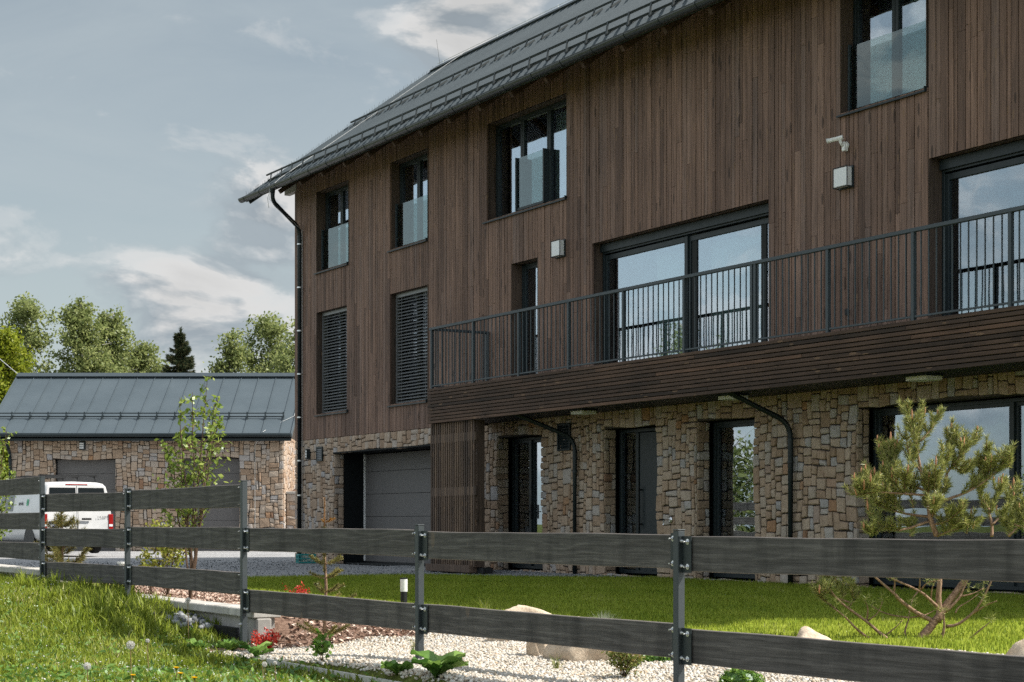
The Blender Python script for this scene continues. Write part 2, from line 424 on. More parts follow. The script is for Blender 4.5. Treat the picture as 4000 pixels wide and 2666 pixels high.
def holed(x0, x1, z0, z1, holes):
    xs = sorted({x0, x1, *[min(max(v,x0),x1) for h in holes for v in h[:2]]}); zs = sorted({z0, z1, *[min(max(v,z0),z1) for h in holes for v in h[2:]]})
    for i in range(len(xs)-1):
        k = 0
        while k < len(zs)-1:
            def free(k): 
                c = ((xs[i]+xs[i+1])/2, (zs[k]+zs[k+1])/2)
                return not any(h[0]<c[0]<h[1] and h[2]<c[1]<h[3] for h in holes)
            if not free(k): k += 1; continue
            k2 = k
            while k2+1 < len(zs)-1 and free(k2+1): k2 += 1
            yield xs[i], xs[i+1], zs[k], zs[k2+1]
            k = k2+1

# ------------------------------------------------------------------ main house
O = world(T0, Q0, 0)
house = thing('house', 'large three-storey house with brown vertical wood cladding over a granite block ground floor', 'house', O, ANG)
XE = 28.5                                # house length
ZS = 2.735                               # cladding starts
XL = -0.03
win3 = [(HX(729),HX(802)),(HX(898.3),HX(983.9)),(HX(1117.8),HX(1303.5)),(HX(1934.9),HX(2130))]
W3Z = (6.53, 8.34)
blindw = [(HX(730),HX(801.5)),(HX(898.3),HX(984))]
BZ = (3.30, 5.60)
FL = 3.29
bdoor = [(HX(1177.5),HX(1236.8)),(HX(1362),HX(1775)),(HX(2138),HX(2138)+4.83)]
BDZ = (FL, 5.59)
gar = (HX(768.6), HX(1044), -0.3, 2.39)
gdoors = [(HX(1144.3),HX(1245.8)),(HX(1389),HX(1512)),(HX(1603),HX(1736)),(HX(1968.4),HX(1968.4)+5.2)]
GZ = (-0.02, 2.41)
up_holes = [(a,b,*W3Z) for a,b in win3] + [(a,b,*BZ) for a,b in blindw] + [(a,b,*BDZ) for a,b in bdoor]
lo_holes = [gar] + [(a,b,*GZ) for a,b in gdoors]

# stone ground floor
mb = MB(); cell = 0.044
sz0 = -0.30
hs = [(a-0.0-XL, b-XL, (c-sz0), (d-sz0)) for a,b,c,d in lo_holes]
L1 = XE-XL
stones(mb, L1, ZS-sz0, hs, lambda a,b,d: (XL+a, -d, sz0+b), cell, 11)
for n_, (a,b,c,d) in enumerate(lo_holes):       # stone jambs seen on the far side of each opening
    dep = 0.245
    stones(mb, dep, d-sz0-0.01, [], lambda p,q,o,a=a: (a-0.004+o*0.6, p-0.005, sz0+q), 0.046, 50+n_)
sw = mb.build('stone_wall', M['stone'], house)
mb = MB()
for (a,b,c,d) in holed(XL+0.02, XE, -0.4, ZS, [(h[0]-0.012,h[1]+0.012,h[2]-0.02,h[3]+0.012) for h in lo_holes]): mb.box(a,b,0.012,0.24,c,d)
for (a,b,c,d) in holed(XL+0.03, XE, ZS, 8.98, [(h[0]-0.01,h[1]+0.01,h[2]-0.01,h[3]+0.01) for h in up_holes]): mb.box(a,b,0.012,0.24,c,d)
mb.build('backing_wall', M['mortar'], house)
# shell: gables, rear wall, floors, far inner wall
mb = MB()
WD = 8.36
def gable(x0, x1):
    mb.add([(x0,0.24,-.4),(x0,WD,-.4),(x0,WD,8.9),(x0,WD/2,11.85),(x0,0.24,8.9),(x1,0.24,-.4),(x1,WD,-.4),(x1,WD,8.9),(x1,WD/2,11.85),(x1,0.24,8.9)],
           [(0,1,2,3,4),(9,8,7,6,5),(0,5,6,1),(1,6,7,2),(2,7,8,3),(3,8,9,4),(4,9,5,0)])
gable(XL+0.02, XL+0.24); gable(XE-0.22, XE)
mb.box(XL+.24, XE-.22, WD-0.2, WD, -.4, 8.9)
mb.build('gable_and_rear_wall', M['clad'], house)
mb = MB()
mb.box(XL+.24, XE-.22, 3.6, 3.75, -.4, 9.0)
for z in (-0.06, 3.12, 6.3): mb.box(XL+.24, XE-.22, 0.26, 3.6, z-0.2, z)
mb.box(XL+.24, XE-.22, 0.26, 3.6, 8.7, 8.85)
for x in (HX(715), HX(1060), HX(1330), HX(1560), HX(1850), 16.9): mb.box(x, x+.12, 0.26, 3.6, -.06, 8.7)
mb.build('interior', M['dark'], house)

# vertical cladding boards
mb = MB(); x = XL-0.012; r = random.Random(5); widths = [0.068, 0.09, 0.112, 0.125, 0.14]
while x < XE:
    w = r.choice(widths)
    free = [(ZS, 8.97)]
    for (a,b,c,d) in up_holes:
        if a < x+w*0.5 < b:
            nf = []
            for (p,q) in free:
                if c > p+.02: nf.append((p, min(q,c)))
                if d < q-.02: nf.append((max(p,d), q))
            free = nf
    base = r.random(); pr = 0.022 + r.random()*0.010
    for (p, q) in free:
        z = p + (r.uniform(0.5,3.2) if q-p > 2.5 else 0); cuts = [p]
        while z < q-0.4: cuts.append(z); z += r.uniform(1.8, 4.2)
        cuts.append(q)
        cuts = sorted(set(cuts))
        for a, b in zip(cuts, cuts[1:]):
            tn = min(1, max(0, (base if r.random()<0.6 else r.random())*0.95+r.uniform(-.06,.06)))
            mb.bbox(x+0.0055, x+w-0.0055, -pr, 0.014, a+0.001, b-0.001, 0.003, (tn, r.random(), r.random()))
    x += w
mb.build('wood_cladding', M['clad'], house)
# wood lined jambs and heads of the upper openings
mb = MB()
for (a,b,c,d) in up_holes:
    y1 = 0.235; mb.mark()
    mb.box(a-0.02, a-0.001, -0.02, y1, c, d, (r.random(),.3,.4)); mb.box(b+0.001, b+0.02, -0.02, y1, c, d, (r.random(),.6,.2))
    mb.box(a-0.02, b+0.02, -0.018, y1, d+0.001, d+0.02, (r.random(),.5,.7))
build_each(mb, 'wood_jamb', M['reveal'], house)

# ---------------------------------------------------------------- roof
EY, EZ, RY, RZ = -0.90, 8.47, 4.18, 12.16
RX0, RX1 = -0.86, XE+0.85
SL = (RZ-EZ)/(RY-EY)
nrm = Vector((0, -SL, 1)).normalized()
def roofpt(x, d, h=0.0):                  # d = metres up the slope, h = above the sheet
    k = 1/math.hypot(1, SL)
    return Vector((x, EY + d*k, EZ + d*k*SL)) + nrm*h
SLEN = math.hypot(RY-EY, RZ-EZ)
mb = MB(); th = 0.11
for sgn in (0, 1):
    f = (lambda y: y) if sgn == 0 else (lambda y: 2*RY-y)
    v = [(RX0,f(EY),EZ),(RX1,f(EY),EZ),(RX1,RY,RZ),(RX0,RY,RZ),(RX0,f(EY),EZ-th),(RX1,f(EY),EZ-th),(RX1,RY,RZ-th),(RX0,RY,RZ-th)]
    fs = [(0,1,2,3),(7,6,5,4),(0,4,5,1),(0,3,7,4),(1,5,6,2)]
    if sgn: fs = [q[::-1] for q in fs]
    mb.add(v, fs)
x = RX0 + 0.05
while x < RX1:
    a, b = roofpt(x, 0.02, 0.012), roofpt(x, SLEN-0.1, 0.012)
    mb.beam(a, b, 0.018, 0.05, nrm); x += 0.31
# verge trim
for x in (RX0, RX1): mb.beam(roofpt(x,0,-0.06), roofpt(x,SLEN,-0.06), 0.03, 0.22, nrm)
roof = mb.build('roof', M['roof'], house)
mb = MB()
mb.beam((RX0-.01,RY-0.10,RZ-0.015),(RX1,RY-0.10,RZ-0.015),0.26,0.05,(0,-SL,1)); mb.beam((RX0-.01,RY+0.10,RZ-0.015),(RX1,RY+0.10,RZ-0.015),0.26,0.05,(0,SL,1))
mb.build('ridge_cap', M['anth'], roof)
for dlow, rails, nm in ((0.68, (0.05, 0.17), 'snow_guard'), (3.35, (0.10,), 'snow_guard')):
    mb = MB(); x = RX0+0.36
    for h in rails: mb.tube([roofpt(RX0+0.06, dlow+h*.3, h), roofpt(RX1-.1, dlow+h*.3, h)], 0.023, 8)
    while x < RX1:
        hh = rails[-1]+0.02
        mb.beam(roofpt(x, dlow-0.12, 0.03), roofpt(x, dlow+0.16, 0.03), 0.035, 0.03, nrm)
        mb.beam(roofpt(x, dlow-0.10, 0.03), roofpt(x, dlow+hh*.3, hh), 0.045, 0.016, nrm)
        x += 0.62
    mb.build(nm, M['bracket'], roof)
mb = MB()                                  # row of short spikes along the verge
for i in range(150):
    p = roofpt(RX0+0.0, i*SLEN/150, 0.04); mb.tube([p, p+Vector((r.uniform(-.03,.03), r.uniform(-.03,.03), r.uniform(.05,.1)))], 0.003, 3, cap=False)
mb.build('verge_spikes', M['bracket'], roof)
mb = MB()                                  # lightning conductor: ridge line and one run down the slope
xs = 0.86
mb.tube([roofpt(xs, SLEN-.05, 0.10), roofpt(xs, 0.2, 0.07), roofpt(xs, -0.08, 0.03), (xs-.01, EY-0.17, EZ-0.30), (xs-.01,EY-.14,EZ-.52)], 0.008, 5)
mb.tube([(RX0,RY,RZ+.13),(RX1,RY,RZ+.13)], 0.006, 5)
for i in range(22):
    x = RX0+.3+i*1.35; mb.tube([(x,RY,RZ),(x,RY,RZ+.15)], 0.008, 5)
mb.build('lightning_conductor', M['wire'], roof)
mb = MB(); mb.tube([(RX0+.15,RY,RZ),(RX0-0.05,RY,RZ+0.75)], 0.005, 5); mb.build('lightning_rod', M['bracket'], roof)
# soffit rafters
mb = MB(); x = 1.0
while x < XE:
    mb.mark(); mb.beam((x, EY+0.06, EZ-th-0.05), (x, 0.2, EZ-th-0.05+(0.2-EY-.06)*SL), 0.08, 0.10, (0,-SL,1), (.4,.5,.6)); x += 1.15
build_each(mb, 'rafter_tail', M['fascia'], roof)
mb = MB()
for y, z in ((-0.02, 8.78), (RY, 11.7)): mb.mark(); mb.box(RX0+.25, XL+.1, y-.02, y+.12, z-.22, z)
build_each(mb, 'purlin_end', M['purlin'], roof)
# gutter: half round with brackets
mb = MB(); GY, GZc, gr = EY-0.082, EZ-0.035, 0.085
prof = [(GY+gr*math.cos(t), GZc+gr*math.sin(t)) for t in np.linspace(math.pi, 2*math.pi, 11)]
prof2 = [(GY+(gr-.006)*math.cos(t), GZc+(gr-.006)*math.sin(t)) for t in np.linspace(2*math.pi, math.pi, 11)]
pr_ = prof+prof2; n = len(pr_); gx0, gx1 = RX0-0.10, RX1
mb.add([(gx0,y,z) for y,z in pr_]+[(gx1,y,z) for y,z in pr_], [(i,(i+1)%n,n+(i+1)%n,n+i) for i in range(n)]+[tuple(range(11))[::-1], tuple(range(n,n+11))])
mb.tube([(gx0,GY-gr,GZc),(gx1,GY-gr,GZc)], 0.009, 6)
x = RX0+0.2
while x < RX1:
    for k in range(10):
        a, b = prof[k], prof[k+1]
        mb.beam((x, (a[0]-GY)*1.05+GY, (a[1]-GZc)*1.05+GZc), (x, (b[0]-GY)*1.05+GY, (b[1]-GZc)*1.05+GZc), 0.028, 0.008, (0,0,1))
    x += 0.93
gt = mb.build('gutter', M['guttermetal'], house)
def arc(pts, rad, n=6):
    out = [Vector(pts[0])]
    for i in range(1, len(pts)-1):
        p = Vector(pts[i]); a = (Vector(pts[i-1])-p); b = (Vector(pts[i+1])-p); l = min(rad, a.length*.48, b.length*.48)
        a = p + a.normalized()*l; b = p + b.normalized()*l
        for k in range(n+1):
            t = k/n; out.append(a*(1-t)**2 + p*2*t*(1-t) + b*t*t)
    out.append(Vector(pts[-1])); return out
# corner downpipe with swan neck
px_ = HX(688, Q0-0.10)
mb = MB()
mb.tube(arc([(0.93,GY,GZc-.05),(0.93,GY,GZc-.34),(px_,-0.10,GZc-.80),(px_,-0.10,-0.05)], 0.17), 0.052, 12)
mb.lathe([(0.052,0),(0.062,0.1),(0.075,0.16)], (0.93,GY,GZc-.17), 12)
dp = mb.build('downpipe', M['anth'], house)
for p in dp.data.polygons: p.use_smooth = True
mb = MB()
for z in (7.25,6.25,5.25,4.25,3.25,2.25,1.45,0.5): mb.mark(); mb.lathe([(0.057,0),(0.057,0.03)], (px_,-0.10,z), 12); mb.box(px_-.012,px_+.012,-.10,0,z,z+.03)
build_each(mb, 'pipe_clamp', M['zinc'], dp)
mb = MB(); mb.tube([(0.92,GY-.08,GZc+.05),(0.90,GY-.06,GZc-.3),(px_+.10,-0.08,GZc-.86),(px_+.085,-0.07,GZc-1.1),(px_+.085,-0.07,0)], 0.0045, 5); mb.build('earth_wire', M['wire'], dp)

# ---------------------------------------------------------------- windows
def frame(mb, x0, x1, z0, z1, y, w=0.07, d=0.07, col=(.5,.5,.5)):
    mb.bbox(x0,x0+w,y,y+d,z0,z1,.004,col); mb.bbox(x1-w,x1,y,y+d,z0,z1,.004,col)
    mb.bbox(x0+w,x1-w,y+.001,y+d-.001,z0,z0+w,.004,col); mb.bbox(x0+w,x1-w,y+.001,y+d-.001,z1-w,z1,.004,col)
def sill(x0, x1, z, parent):
    s = MB(); s.add([(x0-.04,-.075,z-.035),(x1+.03,-.075,z-.035),(x1+.03,.22,z+.0),(x0-.04,.22,z+.0),(x0-.04,-.075,z-.06),(x1+.03,-.075,z-.06),(x1+.03,.22,z-.03),(x0-.04,.22,z-.03)],
        [(0,1,2,3),(7,6,5,4),(0,4,5,1),(1,5,6,2),(2,6,7,3),(3,7,4,0)])
    s.box(x1+.018,x1+.03,-.075,.0,z-.035,z+.012); s.build('sill', M['anth'], parent)
def pane(x0, x1, z0, z1, y, parent, m='glass', name='pane'):
    s = MB(); s.box(x0, x1, y, y+0.006, z0, z1)
    return s.build(name, M[m], parent)
def window(x0, x1, z0, z1, lights, y=0.20, rails=None, glassrail=None, top=0.0):
    mb = MB(); frame(mb, x0, x1, z0, z1, y, 0.055, 0.08)
    zt = z1 - top
    if top: mb.box(x0+.05, x1-.05, y-.01, y+.07, zt, z1)
    n = lights; w = (x1-x0-.06)/n
    for i in range(n):
        a = x0+.03+i*w; frame(mb, a+.004, a+w-.004, z0+.03, zt-.03, y+.012, 0.06, 0.07)
    f = mb.build('window', M['anth'], house)
    for i in range(n):
        a = x0+.03+i*w; pane(a+.062, a+w-.062, z0+.088, zt-.088, y+.05, f)
    return f
def curtain(x0, x1, z0, z1, y, parent):
    s = MB(); n_ = int((x1-x0)/.02); vs = []
    for i in range(n_+1):
        x = x0+(x1-x0)*i/n_; yy = y+.022*math.sin(i*.75)+.012*math.sin(i*.31+x0); vs += [(x,yy,z0),(x,yy,z1)]
    s.add(vs, [(2*i,2*i+2,2*i+3,2*i+1) for i in range(n_)]); s.build('curtain', M['curtain'], parent, True)
for k, (a, b) in enumerate(win3):
    n = 3 if k == 2 else 2
    f = window(a, b, W3Z[0], W3Z[1], n)
    sill(a, b, W3Z[0]+.0, f)
    curtain(a+.06+(b-a)*(.5 if k!=2 else .62), b-.06, W3Z[0]+.05, W3Z[1]-.1, .42, f)
    if k == 2:
        w = (b-a-.06)/3; g0, g1 = a+.03+w-.02, a+.03+2*w+.02
        s = MB()
        for xx in (g0, g1): s.mark(); s.bbox(xx-.02, xx+.02, 0.08, 0.19, W3Z[0]+.05, 7.56, .004)
        s.mark(); s.bbox(g0+.02, g1-.02, 0.10, 0.14, W3Z[0]+.05, W3Z[0]+.10, .003)
        build_each(s, 'railing_clamp', M['anth'], f); pane(g0+.0, g1-.0, W3Z[0]+.10, 7.55, 0.115, f, 'glassrail', 'glass_railing')
    else:
        pane(a+.02, b-.02, W3Z[0]+.06, 7.47, 0.125, f, 'glassrail', 'glass_railing')
        s = MB()
        for xx in (a+.012, b-.012): s.mark(); s.bbox(xx-.012, xx+.012, 0.10, 0.155, W3Z[0]+.04, 7.5, .003)
        build_each(s, 'railing_clamp', M['rail'], f)
for (a, b) in blindw:
    f = window(a, b, BZ[0], BZ[1], 2, 0.20); sill(a, b, BZ[0], f)
    s = MB(); z = BZ[0]+.06; rr = random.Random(3)
    while z < BZ[1]-.09:
        tl = rr.uniform(-.006,.006)
        v = []
        for (dy, dz) in ((0.0,-.034),(0.026,-.010),(0.05,.004),(0.078,.008)):
            for xx in (a+.07, b-.05): v.append((xx, 0.10+dy, z+dz+tl*(1 if xx < (a+b)/2 else -1)))
        v += [(p[0],p[1],p[2]-.002) for p in v]
        s.add(v, [(0,1,3,2),(2,3,5,4),(4,5,7,6),(10,11,9,8),(12,13,11,10),(14,15,13,12),(0,8,9,1),(7,15,14,6)], (.5,.5,.5)); z += 0.0665
    for xx in (a+.3, b-.3): s.box(xx-.003, xx+.003, .098, .1, BZ[0]+.03, BZ[1]-.05)
    s.box(a+.06, b-.04, .09, .19, BZ[1]-.08, BZ[1]-.005); s.box(a+.055,a+.075,.09,.18,BZ[0]+.02,BZ[1]-.01); s.box(b-.05,b-.03,.09,.18,BZ[0]+.02,BZ[1]-.01)
    s.build('blind', M['blind'], f)
# balcony doors
def glazed(name, x0, x1, z0, z1, y, splits, top=0.0, fw=0.07, handle=None):
    mb = MB(); frame(mb, x0, x1, z0, z1, y, 0.05, 0.10)
    zt = z1-top
    if top: mb.box(x0+.04, x1-.04, y-.02, y+.09, zt, z1-.004); mb.box(x0+.02, x1-.02, y-.06, y-.035, zt+.03, z1-.01)
    xs = [x0+.03]+[x0+(x1-x0)*s for s in splits]+[x1-.03]
    for i in range(len(xs)-1):
        yy = y+.012+(0.035 if i % 2 else 0.0); frame(mb, xs[i]-.02*(i>0), xs[i+1]+.02*(i<len(xs)-2), z0+.015, zt-.02, yy, fw, 0.065)
    f = mb.build(name, M['anth'], house)
    for i in range(len(xs)-1):
        yy = y+.012+(0.035 if i % 2 else 0.0); pane(xs[i]-.02*(i>0)+fw-.01, xs[i+1]+.02*(i<len(xs)-2)-fw+.01, z0+.015+fw-.01, zt-.02-fw+.01, yy+.03, f)
    if handle is not None:
        s = MB(); hx = handle; s.bbox(hx-.014, hx+.014, y-.012, y+.012, z0+.92, z0+1.18, .003); s.tube([(hx,y-.01,z0+1.05),(hx,y-.06,z0+1.05),(hx-.11,y-.06,z0+1.05)], .009, 6); s.build('handle', M['black'], f)
    return f
glazed('balcony_door', *bdoor[0], FL, BDZ[1], 0.20, [], 0.0, 0.08)
f = glazed('balcony_door', *bdoor[1], FL, BDZ[1], 0.20, [0.5], 0.17, 0.085); curtain(bdoor[1][0]+1.1, bdoor[1][1]-.1, FL+.02, BDZ[1]-.3, .55, f)
glazed('balcony_door', *bdoor[2], FL, BDZ[1], 0.20, [0.5], 0.17, 0.085)
# ground floor doors
for k, sp in ((0, [0.42]), (1, [0.34]), (2, []), (3, [0.49])):
    a, b = gdoors[k]
    if k == 1:           # solid door leaf with glazed side light
        mb = MB(); y = 0.30; frame(mb, a, b, GZ[0]+.01, GZ[1], y, .06, .10); xm = a+(b-a)*.34
        mb.bbox(xm-.04,xm+.04,y,y+.09,GZ[0]+.02,GZ[1]-.06,.004); mb.bbox(xm+.05,b-.07,y+.02,y+.08,GZ[0]+.03,GZ[1]-.07,.006)
        f = mb.build('door', M['anth'], house); pane(a+.06, xm-.04, GZ[0]+.08, GZ[1]-.06, y+.04, f)
        s = MB(); s.bbox(xm+.09,xm+.115,y-.05,y-.03,.75,1.45,.003); s.box(xm+.095,xm+.11,y-.03,y+.02,.8,.83); s.box(xm+.095,xm+.11,y-.03,y+.02,1.37,1.4); s.build('handle', M['black'], f)
    else:
        f = glazed('door', a, b, GZ[0]+.01, GZ[1], 0.30, sp, 0.0, 0.08, handle=(a+(b-a)*.42+.03) if k == 0 else None)
# garage: recess lining, sectional door
mb = MB()
mb.box(gar[0]-.03, gar[0]+.004, 0.245, 0.76, -.2, 2.39); mb.box(gar[1]-.004, gar[1]+.03, 0.245, .76, -.2, 2.39); mb.box(gar[0]-.03, gar[1]+.03, -0.012, .76, 2.375, 2.41)
mb.box(gar[0]-.02, gar[1]+.02, -.035, -.012, 2.372, 2.40)
f = mb.build('garage_recess', M['lining'], house)
mb = MB(); z = -0.03
for k in range(5):
    h = 0.5 if k < 4 else 2.36-z
    mb.bbox(gar[0]+.03, gar[1]-.03, 0.75, 0.79, z+.003, z+h-.003, .004); z += h
gd = mb.build('garage_door', M['gdoor'], house)
mb = MB(); mb.box(gar[0]+.006, gar[0]+.03, 0.715, 0.75, -.02, 2.37); mb.build('edge_seal', M['white'], gd)
mb = MB(); mb.box(gar[0]+.03, gar[1]-.03, .735, .80, -.06, -.025); mb.build('threshold', M['black'], gd)

# ---------------------------------------------------------------- balcony
QB = 14.9; BY = QB-Q0
bx0 = HX(982, QB); bx1 = 27.0
mb = MB()
mb.box(bx0+.03, bx1, BY+.05, -.035, 2.70, FL-.035); 
bal = mb.build('balcony_slab', M['black'], house)
mb = MB(); mb.box(bx0+.06, bx1, BY+.07, 0.19, FL-.034, FL-.005); mb.build('deck', M['deck'], bal)
mb = MB(); r = random.Random(9); z = 2.66; i = 0
while z < 3.29:
    x = bx0
    while x < bx1:
        l = r.uniform(2.2, 4.6); x2 = min(bx1, x+l); mb.bbox(x+.0015, x2-.0015, BY+r.uniform(-.004,.004), BY+.03, z, z+.047, .004, (min(1,max(0,r.gauss(.45,.25))), r.random(), r.random())); x = x2
    mb.bbox(bx0+r.uniform(-.003,.003), bx0+.03, BY+.031, -.04, z, z+.047, .004, (r.random(), r.random(), r.random()))
    z += 0.0592
mb.build('slat_cladding', M['fascia'], bal)
mb = MB()                                  # railing
RT = HZ(988, 753.2, QB)
ps = [tq(p,0,QB+.03)[0]-T0 for p in (991,)]; px0 = ps[0]
mb.bbox(bx0+.02, bx1, BY+.015, BY+.075, RT-.048, RT, .004)
mb.bbox(bx0+.05, bx1, BY+.03, BY+.055, 3.335, 3.36, .003)
mb.bbox(bx0+.02, bx0+.08, BY+.076, -.04, RT-.048, RT-.001, .004); mb.bbox(bx0+.04, bx0+.065, BY+.056, -.04, 3.335, 3.36, .003)
rl = mb.build('balcony_railing', M['rail'], house)
k = 0; x = px0
sp = 1.572
while x < bx1-.5:
    s = MB(); s.bbox(x-.025, x+.025, BY+.02, BY+.075, 3.27, RT-.047, .003); s.build('railing_post', M['rail'], rl)
    s = MB(); nb = 12
    for j in range(1, nb): s.box(x+sp*j/nb-.007, x+sp*j/nb+.007, BY+.036, BY+.050, 3.358, RT-.046)
    s.build('baluster_panel', M['rail'], rl); x += sp; k += 1
    if k == 6:
        s = MB(); s.bbox(x+.05, x+.10, BY+.02, BY+.075, 3.27, RT-.047, .003); s.build('railing_post', M['rail'], rl)
s = MB(); s.bbox(bx0+.025, bx0+.075, -.10, -.045, 3.27, RT-.047, .003); s.build('railing_post', M['rail'], rl)
s = MB()
for j in range(1, 10): s.box(bx0+.045, bx0+.059, BY+.05+j*.122-.007, BY+.05+j*.122+.007, 3.358, RT-.046)
s.build('baluster_panel', M['rail'], rl)
# pipes under the balcony
for (sx, sy, ex, ey, bot) in ((1179,954,1321,1011,0), (1667,903,1816.5,977,0)):
    a = (HX(sx,15.15), 15.15-Q0, HZ(sx,sy,15.15)); b = (HX(ex,Q0-.09), -.09, HZ(ex,ey,Q0-.09)+.02)
    mb = MB(); mb.tube(arc([(a[0],a[1],2.9),(a[0],a[1],2.72),(b[0],b[1],b[2]),(b[0],b[1],-.1)], 0.22), 0.042, 12)
    d = mb.build('downpipe', M['anth'], house, smooth=True)
    mb = MB(); mb.mark(); mb.lathe([(.046,0),(.046,.03)], (b[0],b[1],1.7), 12); mb.mark(); mb.lathe([(.046,0),(.046,.03)], (b[0],b[1],.3), 12); build_each(mb, 'pipe_clamp', M['anth'], d)

# ---------------------------------------------------------------- fixtures on the house (things of their own)
def at_house(x, y, z): return house.matrix_basis @ Vector((x, y, z)) if False else (O + Vector((x*U0 + y*N0, x*U1 + y*N1, z)))
def fixture(name, label, cat, x, y, z, group=None): return thing(name, label, cat, at_house(x,y,z), ANG, group)
for (px, py, h, lab) in ((1292.5, 573, .29, 'square white wall lamp above the narrow balcony door'), (1949, 410, .285, 'square white wall lamp under the security camera on the cladding')):
    t = fixture('wall_lamp', lab, 'lamp', HX(px), -.03, HZ(px,py), 'square lamps on the wood cladding')
    b = MB(); b.bbox(-.155,.155,-.02,.0,-h/2-.01,h/2+.01,.004); frame(b,-.15,.15,-h/2,h/2,-.125,.012,.012); b.box(-.15,-.14,-.12,-.02,-h/2,-h/2+.01); b.box(.14,.15,-.12,-.02,-h/2,-h/2+.01)
    b.build('housing', M['anth'], t)
    b = MB(); b.bbox(-.135,.135,-.118,-.021,-h/2+.014,h/2-.014,.006); b.build('lamp_shade', M['opal'], t)
def brick_lamp(t, k=1.0):
    b = MB(); b.bbox(-.05*k,.05*k,-.02,0,-.115*k,.115*k,.004); b.bbox(.028*k,.05*k,-.09,-.02,-.115*k,.115*k,.004); b.bbox(-.05*k,.028*k,-.09,-.02,.085*k,.115*k,.004); b.bbox(-.05*k,.028*k,-.09,-.02,-.115*k,-.085*k,.004)
    for z in (-.03,.03): b.box(-.05*k,.03*k,-.092,-.02,(z-.006)*k,(z+.006)*k)
    b.build('housing', M['anth'], t)
    b = MB(); b.bbox(-.045*k,.025*k,-.085,-.021,-.083*k,.083*k,.004); b.build('lamp_shade', M['opal'], t)
t = fixture('wall_lamp', 'small louvred lamp beside the vent at the left corner of the house stone', 'lamp', HX(714), -.03, HZ(714,1044)); brick_lamp(t)
for (px, py, w, h, lab, nsl) in ((738.5,1044,.33,.33,'small louvred vent left of the garage opening',6), (1301,1005,.42,.48,'dark vent grille behind the pipe under the balcony',8)):
    t = fixture('wall_vent', lab, 'vent', HX(px), -.035, HZ(px,py)); b = MB(); frame(b,-w/2,w/2,-h/2,h/2,-.03,.035,.03); b.build('frame', M['anth'], t)
    b = MB()
    for j in range(nsl):
        z = -h/2+.05+j*(h-.08)/nsl; b.add([(-w/2+.03,-.028,z),(w/2-.03,-.028,z),(w/2-.03,-.004,z+.035),(-w/2+.03,-.004,z+.035)],[(0,1,2,3)])
    b.box(-w/2+.03,w/2-.03,-.003,0,-h/2+.03,h/2-.03); b.build('louvre', M['blind' if nsl<7 else 'anth'], t)
# bullet camera
t = fixture('security_camera', 'white bullet camera on the cladding above a square lamp', 'camera', HX(1950), -.03, HZ(1950,328))
b = MB(); b.lathe([(.045,0),(.045,.03),(.03,.045)], (0,0,0), 12); b.v = [(p[0], -p[2], p[1]-.05) for p in b.v]; b.tube(arc([(0,-.03,-.05),(0,-.1,-.05),(0,-.13,.03)],.04), .022, 8); b.bbox(-.03,.03,-.075,0,-.13,0.0,.008); b.build('bracket', M['white'], t, smooth=False)
b = MB(); b.tube([(.03,-.10,.05),(-.15,-.20,.025)], [.034,.032], 12); b.tube([(-.15,-.20,.027),(-.17,-.211,.024)], [.038,.038], 12); b.build('camera_body', M['white'], t)
t = fixture('junction_box', 'tiny black socket box on the cladding behind the railing', 'socket', HX(1952), -.03, HZ(1952,718)); b = MB(); b.bbox(-.03,.03,-.035,0,-.045,.045,.005); b.build('box', M['black'], t)
# dome camera on the gable
t = fixture('dome_camera', 'grey dome camera hanging beside the corner downpipe', 'camera', -.10, .15, HZ(676,640))
b = MB(); b.tube(arc([(.1,0,.17),(-.06,0,.17),(-.06,0,.06)],.06),.022,8); b.lathe([(.05,.06),(.075,.04),(.085,.0),(.08,-.03)],(-.06,0,0),14); b.build('mount', M['purlin'], t)
b = MB(); b.lathe([(.07,-.03),(.066,-.06),(.045,-.095),(.012,-.11)],(-.06,0,0),14); b.build('dome', M['opal'], t, smooth=True)
# ceiling lights under the balcony
for (px, py, lab) in ((1341,949,'flat ceiling light under the balcony near the left downpipe'),(1685,916,'flat ceiling light under the balcony behind the right downpipe'),(2123,870,'flat ceiling light under the balcony above the big window')):
    t = fixture('ceiling_light', lab, 'lamp', HX(px,15.45), 15.45-Q0, 2.70, 'ceiling lights under the balcony')
    b = MB(); b.bbox(-.19,.19,-.15,.15,-.03,0,.004); b.build('housing', M['anth'], t); b = MB(); b.bbox(-.18,.18,-.14,.14,-.085,-.031,.006); b.build('diffuser', M['opal'], t)
# tap
t = fixture('garden_tap', 'chrome garden tap on the stone pier between two dark doors', 'tap', HX(1545), -.035, HZ(1545,1195))
b = MB(); b.lathe([(.05,0),(.05,.008),(.03,.02)],(0,0,0),14); b.v=[(p[0],-p[2],p[1]) for p in b.v]; b.tube([(0,-.01,0),(0,-.12,0)],.014,8); b.tube(arc([(0,-.1,0),(-.03,-.12,-.02),(-.03,-.12,-.08)],.02),.012,8); b.build('body', M['chrome'], t)
b = MB(); b.tube([(0,-.11,0),(-.02,-.2,.005)],.012,8); b.build('lever', M['black'], t)
